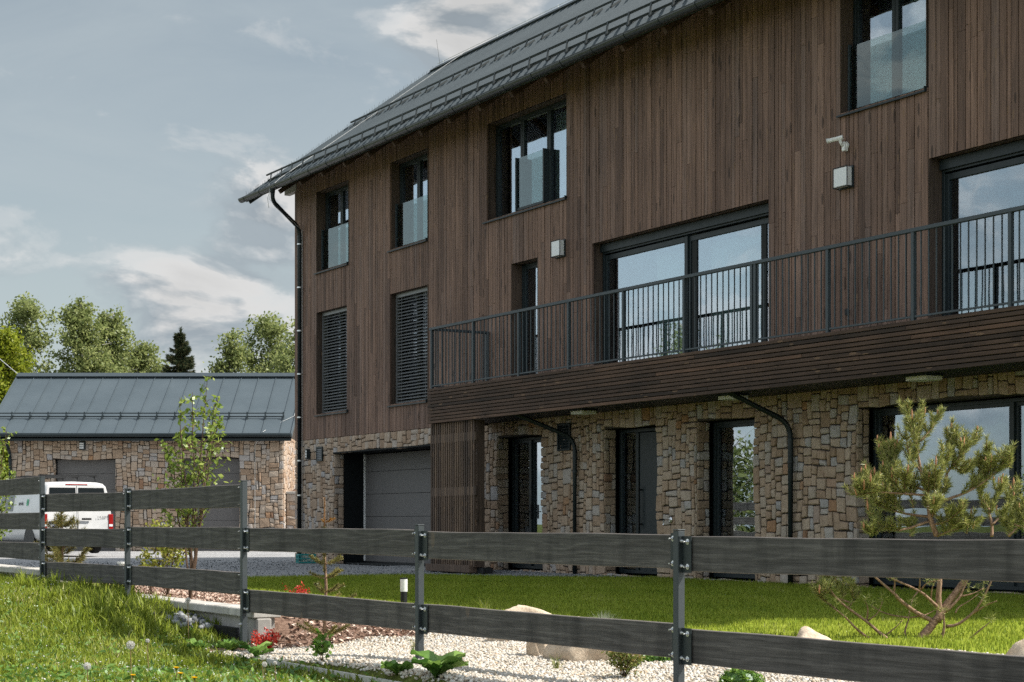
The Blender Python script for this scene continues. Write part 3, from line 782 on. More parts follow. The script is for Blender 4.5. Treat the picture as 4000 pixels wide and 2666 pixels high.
# slatted screen in front of the garage pier
sx0, sx1 = HX(988.5,14.98), HX(1091,14.98); sy = 14.98-Q0
t = thing('slatted_screen', 'tall brown slatted wood screen standing under the balcony corner', 'screen', at_house(sx0,sy,-.08), ANG)
b = MB(); r = random.Random(4); w = sx1-sx0; nsl = 20; H = 2.735
for j in range(nsl):
    x = j*w/nsl; b.bbox(x+.012, x+.058, 0, .05, .13, H, .004, (r.random(),r.random(),r.random()))
for (z, hh) in ((2.37+.08,.155),(1.40+.08,.155)):
    for j in range(nsl): x = j*w/nsl; b.bbox(x+.060, x+w/nsl+.010, .004, .046, z-hh/2, z+hh/2, .003, (r.random(),r.random(),r.random()))
b.box(w-.03,w,.051,.20,.13,H,(.1,.2,.3)); b.box(-.01,.02,.051,.20,.13,H,(.1,.2,.3)); b.build('slats', M['screenwood'], t)
b = MB(); b.bbox(-.08,w-.1,-.06,.25,.03,.16,.006,(.45,.4,.4)); b.build('base_board', M['screenwood'], t)
b = MB(); b.box(w-.1,w+.12,.1,.3,.02,.12); 
for x in (.1, w-.25): b.lathe([(.025,0),(.025,.05)],(x,.02,-.02),8)
b.build('foot', M['black'], t)
# ------------------------------------------------------------------ outbuilding
OBX, OBY = -16.05, 55.6
ob = thing('outbuilding', 'long low granite garage building with grey standing seam roof behind the white van', 'garage', (OBX, OBY, 0))
obw, obd, obh = 8.75, 6.6, 3.62
d1 = (-14.63-OBX, -12.66-OBX, -.2, 2.86); d2 = (-10.57-OBX, -8.69-OBX, -.2, 2.90)
mb = MB()
stones(mb, obw, obh+.2, [(a,b,0,d+.2) for a,b,c,d in (d1,d2)], lambda a,b,d: (a,-d,-.2+b), 0.05, 21)
stones(mb, obd, obh+.2, [], lambda a,b,d: (obw+d, a, -.2+b), 0.05, 22)
for n_,(a,b,c,d) in enumerate((d1,d2)): stones(mb, .25, d+.2, [], lambda p,q,o,a=a: (a-.004+o*.5, p, -.2+q), .05, 25+n_); stones(mb, .25, d+.2, [], lambda p,q,o,b=b: (b+.004-o*.5, .25-p, -.2+q), .05, 28+n_)
mb.build('stone_wall', M['stone2'], ob)
mb = MB()
for (a,b,c,d) in holed(.01, obw-.01, -.3, obh, [(h[0],h[1],h[2]-.3,h[3]) for h in (d1,d2)]): mb.box(a,b,.012,.25,c,d)
mb.box(obw-.25,obw-.012,.02,obd,-.3,obh); mb.box(.01,.25,.02,obd,-.3,obh); mb.box(.01,obw-.01,obd-.2,obd,-.3,obh)
mb.add([(obw-.02,0,obh),(obw-.02,obd,obh),(obw-.02,obd/2,obh+2.0)],[(0,1,2)]); mb.add([(.02,0,obh),(.02,obd,obh),(.02,obd/2,obh+2.0)],[(2,1,0)])
mb.build('backing_wall', M['mortar'], ob)
for (a,b,c,d) in (d1,d2):
    mb = MB(); z = -.1
    for k in range(6):
        z2 = min(z+.5, d-.01)
        if z2-z > .05: mb.bbox(a+.005,b-.005,.22,.26,z+.003,z2-.003,.004)
        z += .5
    f = mb.build('garage_door', M['gdoor'], ob); s = MB(); s.box(a+.005,a+.06,.20,.22,-.1,d-.005); s.build('door_frame', M['lining'], f)
# roof
ey, ez, ry, rz = -.42, 3.62, obd/2, 5.80
rx0, rx1 = -16.72-OBX, -7.0-OBX
sl = (rz-ez)/(ry-ey); nr = Vector((0,-sl,1)).normalized(); sln = math.hypot(ry-ey, rz-ez)
def obp(x, d, h=0): k = 1/math.hypot(1,sl); return Vector((x, ey+d*k, ez+d*k*sl)) + nr*h
mb = MB()
for sgn in (0,1):
    f = (lambda y: y) if not sgn else (lambda y: 2*ry-y)
    v = [(rx0,f(ey),ez),(rx1,f(ey),ez),(rx1,ry,rz),(rx0,ry,rz),(rx0,f(ey),ez-.12),(rx1,f(ey),ez-.12),(rx1,ry,rz-.12),(rx0,ry,rz-.12)]
    fs = [(0,1,2,3),(7,6,5,4),(0,4,5,1),(0,3,7,4),(1,5,6,2)]
    mb.add(v, [q[::-1] for q in fs] if sgn else fs)
x = rx0+.02
while x < rx1: mb.beam(obp(x,.0,.012), obp(x,sln-.1,.012), .016, .036, nr); x += .583
for x in (rx0,rx1): mb.beam(obp(x,0,-.04), obp(x,sln,-.04), .03, .16, nr)
rf = mb.build('roof', M['roof'], ob)
mb = MB(); mb.beam((rx0,ry-.10,rz+.01),(rx1,ry-.10,rz+.01),.26,.05,(0,-sl,1)); mb.beam((rx0,ry+.10,rz+.01),(rx1,ry+.10,rz+.01),.26,.05,(0,sl,1)); mb.build('ridge_cap', M['rail'], rf)
mb = MB()
for h in (.06,.16): mb.tube([obp(rx0+.1,1.12+h*.4,h), obp(rx1-.35,1.12+h*.4,h)], .018, 6)
x = rx0+.02
while x < rx1-.2: mb.beam(obp(x,1.02,.03), obp(x,1.12+.2*.4,.20), .035,.02,nr); mb.beam(obp(x,1.0,.04), obp(x,1.25,.04), .04,.03,nr); x += .583
mb.build('snow_guard', M['anth'], rf)
mb = MB(); mb.tube([(rx0-.03,ey-.06,ez-.02),(rx1,ey-.06,ez-.02)], .07, 10); mb.box(rx0,rx1,ey,ey+.03,ez-.2,ez-.03); mb.build('gutter', M['anth'], ob)
mb = MB(); mb.tube(arc([(.05,ey-.06,ez-.1),(.05,ey-.06,ez-.3),(.05,-.1,ez-.6),(.05,-.1,-.1)],.15), .05, 10); mb.build('downpipe', M['anth'], ob)
mb = MB(); mb.tube([obp(rx0+.02,sln,.05),obp(rx0-.02,sln,.1)+Vector((-.9,0,.75))],.012,5); mb.tube([obp(rx1-.03,sln,.04),obp(rx1-.03,1.2,.05),obp(rx1-.3,.6,.05)-Vector((.5,0,.12)),obp(rx1-.9,.1,.05),(obw-.9,-.06,3.3),(obw-.9,-.06,0)],.008,5); mb.build('lightning_conductor', M['wire'], ob)
for (px, py, lab) in ((190,1025,'small louvred lamp on the outbuilding above the left grey door'),(474.5,1025,'small louvred lamp on the outbuilding behind the young birch')):
    t = thing('wall_lamp', lab, 'lamp', ((px-CX)/72, OBY-.03, CZ+(HY-py)/72), 0, 'louvred lamps on stone walls'); brick_lamp(t, 1.15); t.scale = (1.7,1,1)
# retaining wall with bark slope between the buildings
rw = thing('retaining_wall', 'low granite retaining wall with pale coping beside the corner downpipe', 'wall', (OBX+obw+.05, OBY+.35, 0))
mb = MB(); stones(mb, 4.0, 1.95, [], lambda a,b,d: (a,-d,-.2+b), .05, 31); mb.box(0,4,.01,.25,-.2,1.75); mb.build('stone_face', M['stone2'], rw)
mb = MB(); mb.bbox(-.03,4.0,-.06,.3,1.752,1.83,.01); mb.build('coping', M['coping'], rw)

# ------------------------------------------------------------------ white van
a17 = R(35)
van = thing('white_van', 'white panel van with roof bars parked on the gravel before the outbuilding', 'van', (-11.45, 45.95, 0.0), a17)
def carpaint():
    m, nt = newmat('white_van_paint'); n = noise(nt, coords(nt), 2.0, 4)
    c = ramp(nt, n, [(0.3,(0.50,0.50,0.50)),(0.7,(0.60,0.60,0.60))])
    surf(nt, c, 0.28, 0.5, 0, None); return m
M['van'] = carpaint()
M['vglass'] = plain('van_glass', (0.012,0.016,0.018), 0.08, 0.6, 0, 0.05)
M['tyre'] = plain('tyre_rubber', (0.018,0.018,0.018), 0.85, 0.15)
M['tail'] = plain('tail_light_red', (0.26,0.010,0.010), 0.25, 0.5, 0, 0.1)
M['plateblue'] = plain('plate_blue', (0.02,0.05,0.30), 0.4)
M['logo'] = plain('logo_green', (0.05,0.33,0.17), 0.4)
def vhalf(w, h, zb=.36): return [(0,zb),(w*.88,zb),(w*.98,zb+.10),(w,.62),(w,.92),(w*.985,1.10),(w*.90,h-.24),(w*.86,h-.11),(w*.78,h-.035),(w*.6,h),(0,h+.015)]
st = [(0.0,.93,1.84,.42),(.06,.955,1.90,.36),(.5,.965,1.91,.34),(2.0,.965,1.92,.34),(3.3,.965,1.91,.34),(3.75,.965,1.80,.34),(4.15,.955,1.42,.34),(4.55,.93,1.14,.36),(4.95,.86,.98,.36),(5.12,.70,.80,.40)]
mb = MB(); rings = []
for (y,w,h,zb) in st:
    hf = vhalf(w,h,zb); ring = hf+[(-x,z) for x,z in hf[-2:0:-1]]
    vs = []
    for x,z in ring: vs.append((x, y+(0.13*max(0,(z-.9))/1.0 if y < .3 else 0), z))
    rings.append(vs)
n = len(rings[0]); V = [p for rr in rings for p in rr]
fs = [(i*n+k,(i+1)*n+k,(i+1)*n+(k+1)%n,i*n+(k+1)%n) for i in range(len(rings)-1) for k in range(n)]
fs += [tuple(range(n)), tuple((len(rings)-1)*n+k for k in range(n))[::-1]]
mb.add(V, fs); body = mb.build('body', M['van'], van)
for i, p in enumerate(body.data.polygons): p.use_smooth = i < len(fs)-2
def ry_(z): return 0.13*max(0,z-.9)
mb = MB()
for (x0,x1) in ((-.80,-.035),(.035,.80)):
    k = .93
    pts = [(x0,1.20),(x1,1.20),(x1*(k if x1>0.1 or x1<-.1 else 1),1.755),(x0*(k if abs(x0)>.1 else 1),1.755)]
    mb.add([(x,ry_(z)-.008,z) for x,z in pts],[(0,1,2,3)])
mb.build('rear_window', M['vglass'], van)
mb = MB(); mb.box(-.006,.006,-.004,.14,.48,.9); mb.add([(-.006,ry_(.9)-.006,.9),(.006,ry_(.9)-.006,.9),(.006,ry_(1.8)-.006,1.8),(-.006,ry_(1.8)-.006,1.8)],[(0,1,2,3)])
mb.build('door_gap', M['black'], van)
mb = MB(); mb.bbox(.09,.36,-.035,.0,.90,.955,.012); mb.bbox(-.80,-.09,-.03,.02,.80,.875,.012); mb.build('handle', M['black'], van)
mb = MB(); mb.bbox(-.70,-.16,-.012,.0,.64,.765,.004); pl = mb.build('number_plate', M['white'], van)
mb = MB(); mb.box(-.695,-.655,-.015,-.012,.645,.76); mb.build('blue_band', M['plateblue'], pl)
for s in (-1,1):
    mb = MB(); mb.bbox(min(s*.965,s*.84),max(s*.965,s*.84),-.02,.10,.60,1.06,.01); tl = mb.build('tail_light', M['tail'], van)
    mb = MB(); mb.box(min(s*.95,s*.85),max(s*.95,s*.85),-.026,-.02,.73,.79); mb.build('reversing_lens', M['opal'], tl)
mb = MB(); mb.bbox(-.30,.30,ry_(1.85)-.014,ry_(1.85)+.05,1.825,1.855,.004); mb.build('brake_light', M['tail'], van)
mb = MB(); mb.bbox(-.95,.95,-.07,.15,.36,.52,.03); mb.build('bumper', M['van'], van)
mb = MB(); mb.box(-.86,.86,.1,4.9,.22,.37); mb.build('underbody', M['black'], van)
for s in (-1,1):
    for y in (1.02,4.2):
        mb = MB(); mb.lathe([(.20,-.11),(.31,-.115),(.335,-.08),(.335,.08),(.31,.115),(.20,.11)],(0,0,0),24); mb.v = [(p[2]+s*.845, p[1]+y, p[0]+.335) for p in mb.v]; w_ = mb.build('wheel', M['tyre'], van)
        mb = MB(); mb.lathe([(.05,.02),(.20,.01),(.215,-.02)],(0,0,0),20); mb.lathe([(.04,.03),(.04,.0)],(0,0,0),10)
        for k in range(5):
            th=k*1.2566; mb.beam((.04*math.cos(th),.04*math.sin(th),.022),(.2*math.cos(th),.2*math.sin(th),.022),.05,.02,(0,0,1))
        mb.v = [(s*(p[2]+.93), p[1]+y, p[0]+.335) for p in mb.v]; mb.build('rim', M['wire'], w_)
        mb = MB(); ar=[(.40*math.cos(t),.40*math.sin(t)) for t in np.linspace(-.25,math.pi+.25,16)]
        mb.add([(s*.968,y+p[0],.335+p[1]) for p in ar],[tuple(range(16)) if s<0 else tuple(range(16))[::-1]]); mb.build('wheel_arch', M['black'], van)
mb = MB()
def sidex(z): return -(.965*.985+(.965*.90-.965*.985)*(z-1.10)/(1.67-1.10))-.006
for (y0,y1) in ((2.35,3.05),(3.12,3.62)):
    mb.add([(sidex(1.14),y0,1.14),(sidex(1.14),y1+.28*(y1>3.5),1.14),(sidex(1.62),y1-.12*(y1>3.5),1.62),(sidex(1.62),y0,1.62)],[(0,3,2,1)])
mb.build('side_window', M['vglass'], van)
mb = MB(); mb.bbox(-.985,-.955,2.95,3.08,.98,1.01,.006); mb.build('handle', M['black'], van)
mb = MB(); mb.bbox(-1.13,-.95,3.75,3.85,1.08,1.30,.02); mb.build('wing_mirror', M['black'], van)
mb = MB()
for y in (.75,2.0,3.1):
    mb.beam((-.80,y,2.09),(.80,y,2.09),.07,.035)
    for s in (-1,1): mb.tube(arc([(s*.60,y,2.08),(s*.74,y,2.08),(s*.79,y,1.86)],.06),.026,6)
mb.build('roof_rack', M['black'], van)
def text(body_, size, m, parent, mat4, name='lettering'):
    cu = bpy.data.curves.new(name, 'FONT'); cu.body = body_; cu.size = size; cu.extrude = .002; cu.align_x = 'LEFT'
    tmp = bpy.data.objects.new(name, cu); COL.objects.link(tmp)
    bpy.context.view_layer.update()
    me = bpy.data.meshes.new_from_object(tmp.evaluated_get(bpy.context.evaluated_depsgraph_get()))
    bpy.data.objects.remove(tmp); me.transform(mat4); return link(name, me, m, parent)
text('116 CDI', .075, M['black'], van, Matrix.Translation((.52,-.008,.955)) @ Matrix.Rotation(R(90),4,'X'))
text('7', .11, M['black'], pl, Matrix.Translation((-.25,-.016,.662)) @ Matrix.Rotation(R(90),4,'X'))
text('servis', .16, M['black'], van, Matrix.Translation((sidex(1.30)-.004,1.95,1.30)) @ Matrix.Rotation(R(-90),4,'Z') @ Matrix.Rotation(R(90-8),4,'X'))
mb = MB()
for s in (0,1):
    pts = [(.0,0),(.07,.03),(.10,.10),(.07,.17),(.0,.20),(-.02,.1)]; o = 1.30-s*.13
    mb.add([(sidex(1.28+z)-.005, o+(y if s else -y)+.02, 1.27+z) for y,z in pts],[tuple(range(6)) if s else tuple(range(6))[::-1]])
mb.build('leaf_logo', M['logo'], van)

# ------------------------------------------------------------------ plank fence
PX = [(-560,1,5.2),(97,2,5.40),(293,3,5.60),(560,4,5.65),(964,5,5.75),(1560,6,5.90),(2440,7,6.08),(3900,8,6.3)]
PTQ = {}
for px,i,q in PX: PTQ[i] = (tq(px,0,q)[0], q)
fo = PTQ[6]; FO = world(fo[0], fo[1], 0)
fence = thing('plank_fence', 'dark stained horizontal board fence on grey steel posts across the foreground', 'fence', FO, ANG)
def FL_(i, z, dy=0.0): t,q = PTQ[i]; return Vector((t-fo[0], q-fo[1]+dy, z))
posts = {2:(1.36,-.2),3:(1.185,-.2),4:(1.205,-.45),5:(.825,-.45),6:(.80,-.45),7:(.79,-.45),1:(1.36,-.2),8:(.78,-.5)}
sect = {1:[1.345,.985,.617],2:[1.165,.785,.405],3:[1.18,.795,.415],4:[.795,.265],5:[.782,.255],6:[.765,.238],7:[.775,.235]}
BH = .198
def bolt(mb, x, y, z, r=.012):
    mb.mark(); mb2 = MB(); mb2.lathe([(r*1.35,0),(r*1.35,.003),(r*.75,.0035),(r*.75,.011),(r*.4,.014),(r*.38,.015),(r*.38,.03)],(0,0,0),9)
    mb.add([(p[0]+x, y-p[2], p[1]+z) for p in mb2.v], mb2.f)
rr = random.Random(12)
for i,(zt,zb) in posts.items():
    c = FL_(i,0); mb = MB(); mb.bbox(c.x-.025,c.x+.025,c.y-.025,c.y+.025,zb,zt,.004); mb.bbox(c.x-.027,c.x+.027,c.y-.027,c.y+.027,zt+.001,zt+.008,.002)
    po = mb.build('fence_post', M['post'], fence)
    br = MB(); bo = MB()
    for side, sec in ((-1,i-1),(1,i)):
        for zb_ in sect.get(sec, []):
            x0,x1 = (c.x-.085,c.x-.026) if side<0 else (c.x+.029,c.x+.115)
            br.mark(); br.box(x0,x1,c.y+.002,c.y+.007,zb_-BH-.008,zb_+.004)
            if side>0: br.box(c.x+.0255,c.x+.0289,c.y-.018,c.y+.0015,zb_-BH-.008,zb_+.004)
            xb = (x0+.026) if side<0 else x1-.032
            for zz in (zb_-.028, zb_-BH+.026):
                bolt(bo, xb, c.y+.002, zz, .0125)
                if side>0:
                    m2 = MB(); bolt(m2,0,0,0,.009); bo.mark(); bo.add([(c.x+.0295-p[1]*1.0, c.y-.004+p[0], zz+.004+p[2]) for p in m2.v], m2.f)
    if i==4:
        for zz in (-.04,-.22): bolt(bo, c.x, c.y-.025, zz, .014)
    build_each(br, 'bracket', M['bracket'], po); build_each(bo, 'bolt', M['zinc'], po)
for sec, tops in sect.items():
    A, B = FL_(sec,0), FL_(sec+1,0); d = (B-A); L = d.length; ang = math.atan2(d.y, d.x)
    for zt in tops:
        L2 = L-.085; nx_ = 34; vs=[]; dz = rr.uniform(-.007,.007)
        w1, w2 = rr.uniform(0,6), rr.uniform(0,6); mb = MB()
        for k in range(nx_+1):
            x = -L2/2+L2*k/nx_; wob = .003*math.sin(x*2.1+w1)+.0012*math.sin(x*6.3+w2); wb = .003*math.sin(x*1.7+w2)+.0012*math.sin(x*7.1+w1); yy=.003*math.sin(x*1.3+w1)
            for (y,z) in ((0,-BH/2+.004+wb),(0,BH/2-.004+wob),(.004,BH/2+wob),(.024,BH/2+wob),(.028,BH/2-.004+wob),(.028,-BH/2+.004+wb),(.024,-BH/2+wb),(.004,-BH/2+wb)): vs.append((x,y+yy,z))
        fs=[]
        for k in range(nx_):
            for j in range(8): fs.append((k*8+j,k*8+(j+1)%8,(k+1)*8+(j+1)%8,(k+1)*8+j))
        fs=[f[::-1] for f in fs]; fs.append(tuple(range(8))); fs.append(tuple(nx_*8+j for j in range(8))[::-1])
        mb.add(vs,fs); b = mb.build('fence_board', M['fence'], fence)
        mid = (A+B)/2; b.location = (mid.x, mid.y+.007, zt-BH/2+dz); b.rotation_euler=(0, rr.uniform(-.003,.003), ang)

# ------------------------------------------------------------------ concrete retaining walls under the fence
def cwall(name, label, t0, t1, q, ztop, zbot, column=None):
    o = world(t0, q, 0); t = thing(name, label, 'wall', o, ANG); L = t1-t0
    b = MB(); b.box(0, L-.02, .06, .22, zbot, ztop-.075)
    if column: b.bbox(L-.16, L+.035, .03, .17, zbot, ztop-.076, .012)
    b.build('wall_base', M['concrete'], t)
    b = MB(); x = -.1; r = random.Random(3)
    while x < L-.02:
        w = .20; tp = r.random(); b.bbox(x+.001, min(x+w,L+(.04 if column else .0))-.001, 0+r.uniform(-.003,.003), .26, ztop-.074, ztop+r.uniform(-.002,.002), .009, (tp,tp,tp)); x += w
    b.build('coping', M['coping'], t); return t
P2t, P3t, P1t = PTQ[3][0], PTQ[4][0], PTQ[2][0]
cwall('garden_wall', 'low concrete wall with pale coping ending at the tall middle post', P2t-1.2, P3t+.02, 5.72, .085, -.6, True)
cwall('garden_wall', 'concrete wall with grey coping left of the leftmost fence post', P1t-6.5, P1t+.12, 5.47, .30, -.6)
t = thing('drainage_mat', 'black ribbed drainage mat against the concrete wall end', 'mat', world(P3t-.85,5.70,-.12), ANG)
b = MB()
for k in range(20): b.box(0,.62,-.03+.004*(k%2),.0,-.24+k*.014,-.24+k*.014+.010)
for k in range(30): b.box(k*.0207,k*.0207+.008,-.034,-.03,-.24,.035)
b.build('mat', M['black'], t)

# ------------------------------------------------------------------ ground
def sm(a,b,x): u = min(1,max(0,(x-a)/(b-a))); return u*u*(3-2*u)
def zout(t,q):
    z = -.30+.40*sm(-13.6,-18.0,t)
    z += .05*sm(4.5,3.0,q) + .03*math.sin(t*1.9+q)*.6+.02*math.sin(q*3.1-t*.7)
    return z - .10*sm(2.0,-1.0,q)
def zin(t,q):
    zf = .03-.27*sm(P3t-.10-max(0,q-5.7)*.35,P3t+.08+max(0,q-5.7)*.6,t)+.10*sm(P3t+.5,P3t+3.2,t)
    z = zf+(-.075-zf)*sm(5.6,9.0,q)
    if q > 15: z += .03*sm(15,16.2,q)
    return z
def qedge(t): return 5.20 if t > P3t+.05 else 5.80 if t > P1t+.05 else 5.6
def zg(t,q):
    if t > P3t+.05: return zout(t,q)+(zin(t,q)-zout(t,q))*sm(5.05,5.3,q)
    return zout(t,q) if q < qedge(t) else zin(t,q)
def zw(x,y): return zg(*to_tq(x,y))
def inpoly(poly, x, y):
    c = False; n = len(poly); j = n-1
    for i in range(n):
        xi,yi = poly[i]; xj,yj = poly[j]
        if (yi>y) != (yj>y) and x < (xj-xi)*(y-yi)/(yj-yi)+xi: c = not c
        j = i
    return c
LAWN = [G(*p) for p in ((515,1330),(572,1328),(700,1326),(850,1323),(990,1322),(1300,1328),(1575,1334),(2000,1345),(2353,1360),(3000,1385))] + [G(*p) for p in ((3300,1600),(2700,1540),(2353,1508),(2100,1494),(1850,1478),(1700,1467),(1500,1455),(1330,1446),(1150,1426),(1000,1404),(850,1388),(700,1378),(572,1372),(500,1366))]
MULCH = [G(500,1366),G(572,1372),G(700,1378),G(850,1388),G(1000,1404)] + [G(1030,1425),G(1005,1445,-.12),G(955,1456,-.13),G(860,1463,-.16),G(700,1480,-.2),G(585,1499,-.25)] + [(P3t+.2,5.0),(P3t-.1,5.7),(P2t,5.7),(P1t-.3,5.6),(P1t-.5,5.9),G(60,1345),G(300,1348)]
regions = {'meadow':[], 'lawn':[], 'mulch':[], 'gravel_bed':[], 'driveway':[]}
ts = np.arange(-32, 1.01, .11); qs = np.arange(-3, 16.26, .11)
gv = {}; 
pts_by = {k: [] for k in regions}
vid = {k: {} for k in regions}; vv = {k: [] for k in regions}
def classify(t,q):
    if q < qedge(t): return 'meadow'
    if inpoly(LAWN,t,q): return 'lawn'
    if inpoly(MULCH,t,q): return 'mulch'
    if t > P3t-.3 and q < 11 and t > -14.3: return 'gravel_bed'
    return 'driveway'
for i in range(len(ts)-1):
    for k in range(len(qs)-1):
        tm, qm = ts[i]+.055, qs[k]+.055
        c = classify(tm, qm); idx = []
        for (a,b) in ((i,k),(i+1,k),(i+1,k+1),(i,k+1)):
            if (a,b) not in vid[c]:
                t_, q_ = ts[a], qs[b]; vid[c][(a,b)] = len(vv[c])
                side_q = q_ if c != 'meadow' else min(q_, qedge(tm)-1e-4)
                z = zg(t_,q_) if t_ > P3t+.05 else (zout(t_,q_) if c=='meadow' else zin(t_,q_))
                p = world(t_, q_, z); vv[c].append(tuple(p))
            idx.append(vid[c][(a,b)])
        regions[c].append(tuple(idx[::-1]))
def groundmat(name, stops, sc=14, sc2=120, bstr=.6, extra=None):
    m, nt = newmat(name); co = coords(nt)
    n = noise(nt, co, sc, 6, .65); n2 = noise(nt, co, sc2, 3, .7); n3 = noise(nt, co, .8, 3)
    c = ramp(nt, n, stops); c = mixc(nt, 1.0, c, ramp(nt, n2, [(.3,g3(.62)),(.7,g3(1.32))]), 'MULTIPLY')
    c = mixc(nt, 1.0, c, ramp(nt, n3, [(.3,g3(.85)),(.7,g3(1.14))]), 'MULTIPLY')
    surf(nt, c, .95, .1, 0, bump(nt, n2, bstr, .02)); return m
M['meadow'] = groundmat('meadow_soil', [(.3,(.045,.05,.012)),(.5,(.085,.10,.02)),(.7,(.14,.14,.045))])
M['lawn'] = groundmat('lawn_base', [(.3,(.17,.21,.02)),(.7,(.24,.28,.03))], 5, 90)
def gravelmat(name, cols, scale, mul):
    m, nt = newmat(name); co = coords(nt, (1,1,.4))
    col = voronoi(nt, co, scale, 1); d = voronoi(nt, co, scale)
    r_ = nd(nt, 'ShaderNodeSeparateColor', {0: col}, 0)
    c = ramp(nt, r_, cols)
    c = mixc(nt, 1.0, c, ramp(nt, d, [(.25,g3(1.08)),(.62,g3(.55))]), 'MULTIPLY')
    n3 = noise(nt, co, .55, 5); c = mixc(nt, 1.0, c, ramp(nt, n3, [(.3,g3(.86)),(.7,g3(1.12))]), 'MULTIPLY')
    surf(nt, c, .9, .15, 0, bump(nt, d, .9, -.01)); return m
M['drive'] = gravelmat('crushed_granite', [(.0,(.20,.20,.21)),(.4,(.33,.33,.34)),(.75,(.42,.42,.42)),(1,(.54,.53,.52))], 34, 1)
M['bed'] = gravelmat('white_pebble_base', [(.0,(.27,.23,.18)),(.5,(.40,.36,.31)),(1,(.50,.47,.43))], 42, 1)
M['mulchbase'] = groundmat('bark_mulch_base', [(.3,(.07,.042,.031)),(.5,(.165,.105,.078)),(.7,(.26,.18,.135))], 30, 140)
for c, nm, m in (('meadow','meadow','meadow'),('lawn','lawn_ground','lawn'),('mulch','mulch_bed','mulchbase'),('gravel_bed','gravel_bed','bed'),('driveway','driveway','drive')):
    mb = MB(); mb.add(vv[c], regions[c]); o = mb.build(nm, M[m], smooth=True); tag(o, kind='structure')
mb = MB(); mb.add([tuple(world(t,q,-.08 if t<-31.5 else -.11)) for t,q in ((-95,5.6),(-31.95,5.6),(-31.95,45),(-95,45))],[(3,2,1,0)]); mb.add([tuple(world(t,q,-.075)) for t,q in ((-95,45.0),(-31.95,45),(-31.95,90),(-95,90))],[(3,2,1,0)])
mb.add([tuple(world(t,q,-.08)) for t,q in ((-31.95,16.2),(-37.2,16.2),(-37.2,45),(-31.95,45))],[(0,1,2,3)])
o = mb.build('driveway', M['drive']); tag(o, kind='structure')
mb = MB(); mb.add([tuple(world(t,q,zz)) for t,q,zz in ((-95,-40,-.2),(-31.95,-40,-.2),(-31.95,5.6,.09),(-95,5.6,.09))],[(3,2,1,0)]); o = mb.build('meadow', M['meadow']); tag(o, kind='structure')
n = 40; mb = MB(); V=[]
for i in range(n+1):
    for k in range(n+1): V.append((-700+1400*i/n, -500+1600*k/n, -.62))
mb.add(V, [(i*(n+1)+k,(i+1)*(n+1)+k,(i+1)*(n+1)+k+1,i*(n+1)+k+1) for i in range(n) for k in range(n)]); o = mb.build('ground', M['meadow']); tag(o, kind='structure')
# bark slope behind the retaining wall
mb = MB(); V = [(OBX+obw+.05,OBY+.62,1.74),(OBX+obw+4.2,OBY+.62,1.74),(OBX+obw+4.2,OBY+4.5,4.6),(OBX+obw+.05,OBY+4.5,2.2),(OBX+obw+.05,OBY+9,2.3),(OBX+obw+4.2,OBY+9,4.8)]
mb.add(V,[(0,1,2,3),(3,2,5,4)]); o = mb.build('bark_slope', M['mulchbase']); tag(o, kind='structure')
mb = MB(); e0,e1 = world(P3t+.35,5.16,0), world(-6,4.98,0)
b_ = MB()
for k in range(14):
    t_a = P3t+1.0+k*.62; b_.bbox(0,0.001,0,.001,0,.001,.0001) if False else None
kerb = thing('bed_edging', 'pale metal edging strip along the near side of the white gravel', 'edging', world(P3t+.4,5.17,-.2), ANG)
b_ = MB(); b_.bbox(1.3,9,-.010,.010,-.2,-.004,.003); b_.build('strip', M['coping'], kerb)
# ------------------------------------------------------------------ foliage helpers
def unit(v): return v/np.maximum(np.linalg.norm(v, axis=-1, keepdims=True), 1e-9)
def leafquads(C, size, up=0.25, aspect=.62, droop=0.0, fold=.0):
    n = len(C); C = np.asarray(C, float); size = np.broadcast_to(np.asarray(size, float), (n,))
    nrm_ = rng.normal(size=(n,3)); nrm_[:,2] = np.abs(nrm_[:,2])+up; nrm_ = unit(nrm_)
    a = rng.normal(size=(n,3)); a[:,2] -= droop; a = unit(a - nrm_*np.sum(a*nrm_,1,keepdims=True)); b = np.cross(nrm_, a)
    h = size[:,None]*.5
    V = np.stack([C-a*h, C-a*h*.1+b*h*aspect, C+a*h, C-a*h*.1-b*h*aspect], 1)
    return V.reshape(-1,3)
def quadfaces(n): return np.arange(n*4, dtype=np.int32).reshape(n,4)
def tints(n, lo=0, hi=1):
    t = rng.uniform(lo, hi, (n,3)); return t
def needles(pts, dirs, L, w, n, spread=.9, fwd=.7):
    """n needles round each shoot point, leaning forward along the shoot"""
    P = np.repeat(np.asarray(pts,float), n, 0); D = unit(np.repeat(np.asarray(dirs,float), n, 0)); m = len(P)
    rnd = rng.normal(size=(m,3)); side = unit(rnd - D*np.sum(rnd*D,1,keepdims=True))
    d = unit(side*spread + D*fwd*rng.uniform(.5,1.4,(m,1)) + rng.normal(size=(m,3))*.12)
    l = L*rng.uniform(.7,1.15,(m,1)); wv = unit(np.cross(d, rng.normal(size=(m,3))))*w*.5
    V = np.stack([P-wv, P+wv, P+d*l], 1).reshape(-1,3)
    return V, np.arange(m*3, dtype=np.int32).reshape(m,3)
def polyline(pts, step):
    pts = [np.asarray(p,float) for p in pts]; out=[]; dr=[]
    for a,b in zip(pts, pts[1:]):
        l = np.linalg.norm(b-a); k = max(1,int(l/step))
        for i in range(k): out.append(a+(b-a)*i/k); dr.append((b-a)/max(l,1e-9))
    return out, dr
M['birchleaf'] = leafmat('birch_leaf', [(0,(0.1020,0.1610,0.0242)),(.5,(0.1800,0.2530,0.0385)),(1,(0.3240,0.3795,0.0880))], .5, .08, .3)
M['birchfar'] = leafmat('birch_foliage', [(0,(0.1058,0.1377,0.0450)),(.5,(0.1978,0.2327,0.0800)),(1,(0.3174,0.3420,0.1350))], .5, .03, .3)
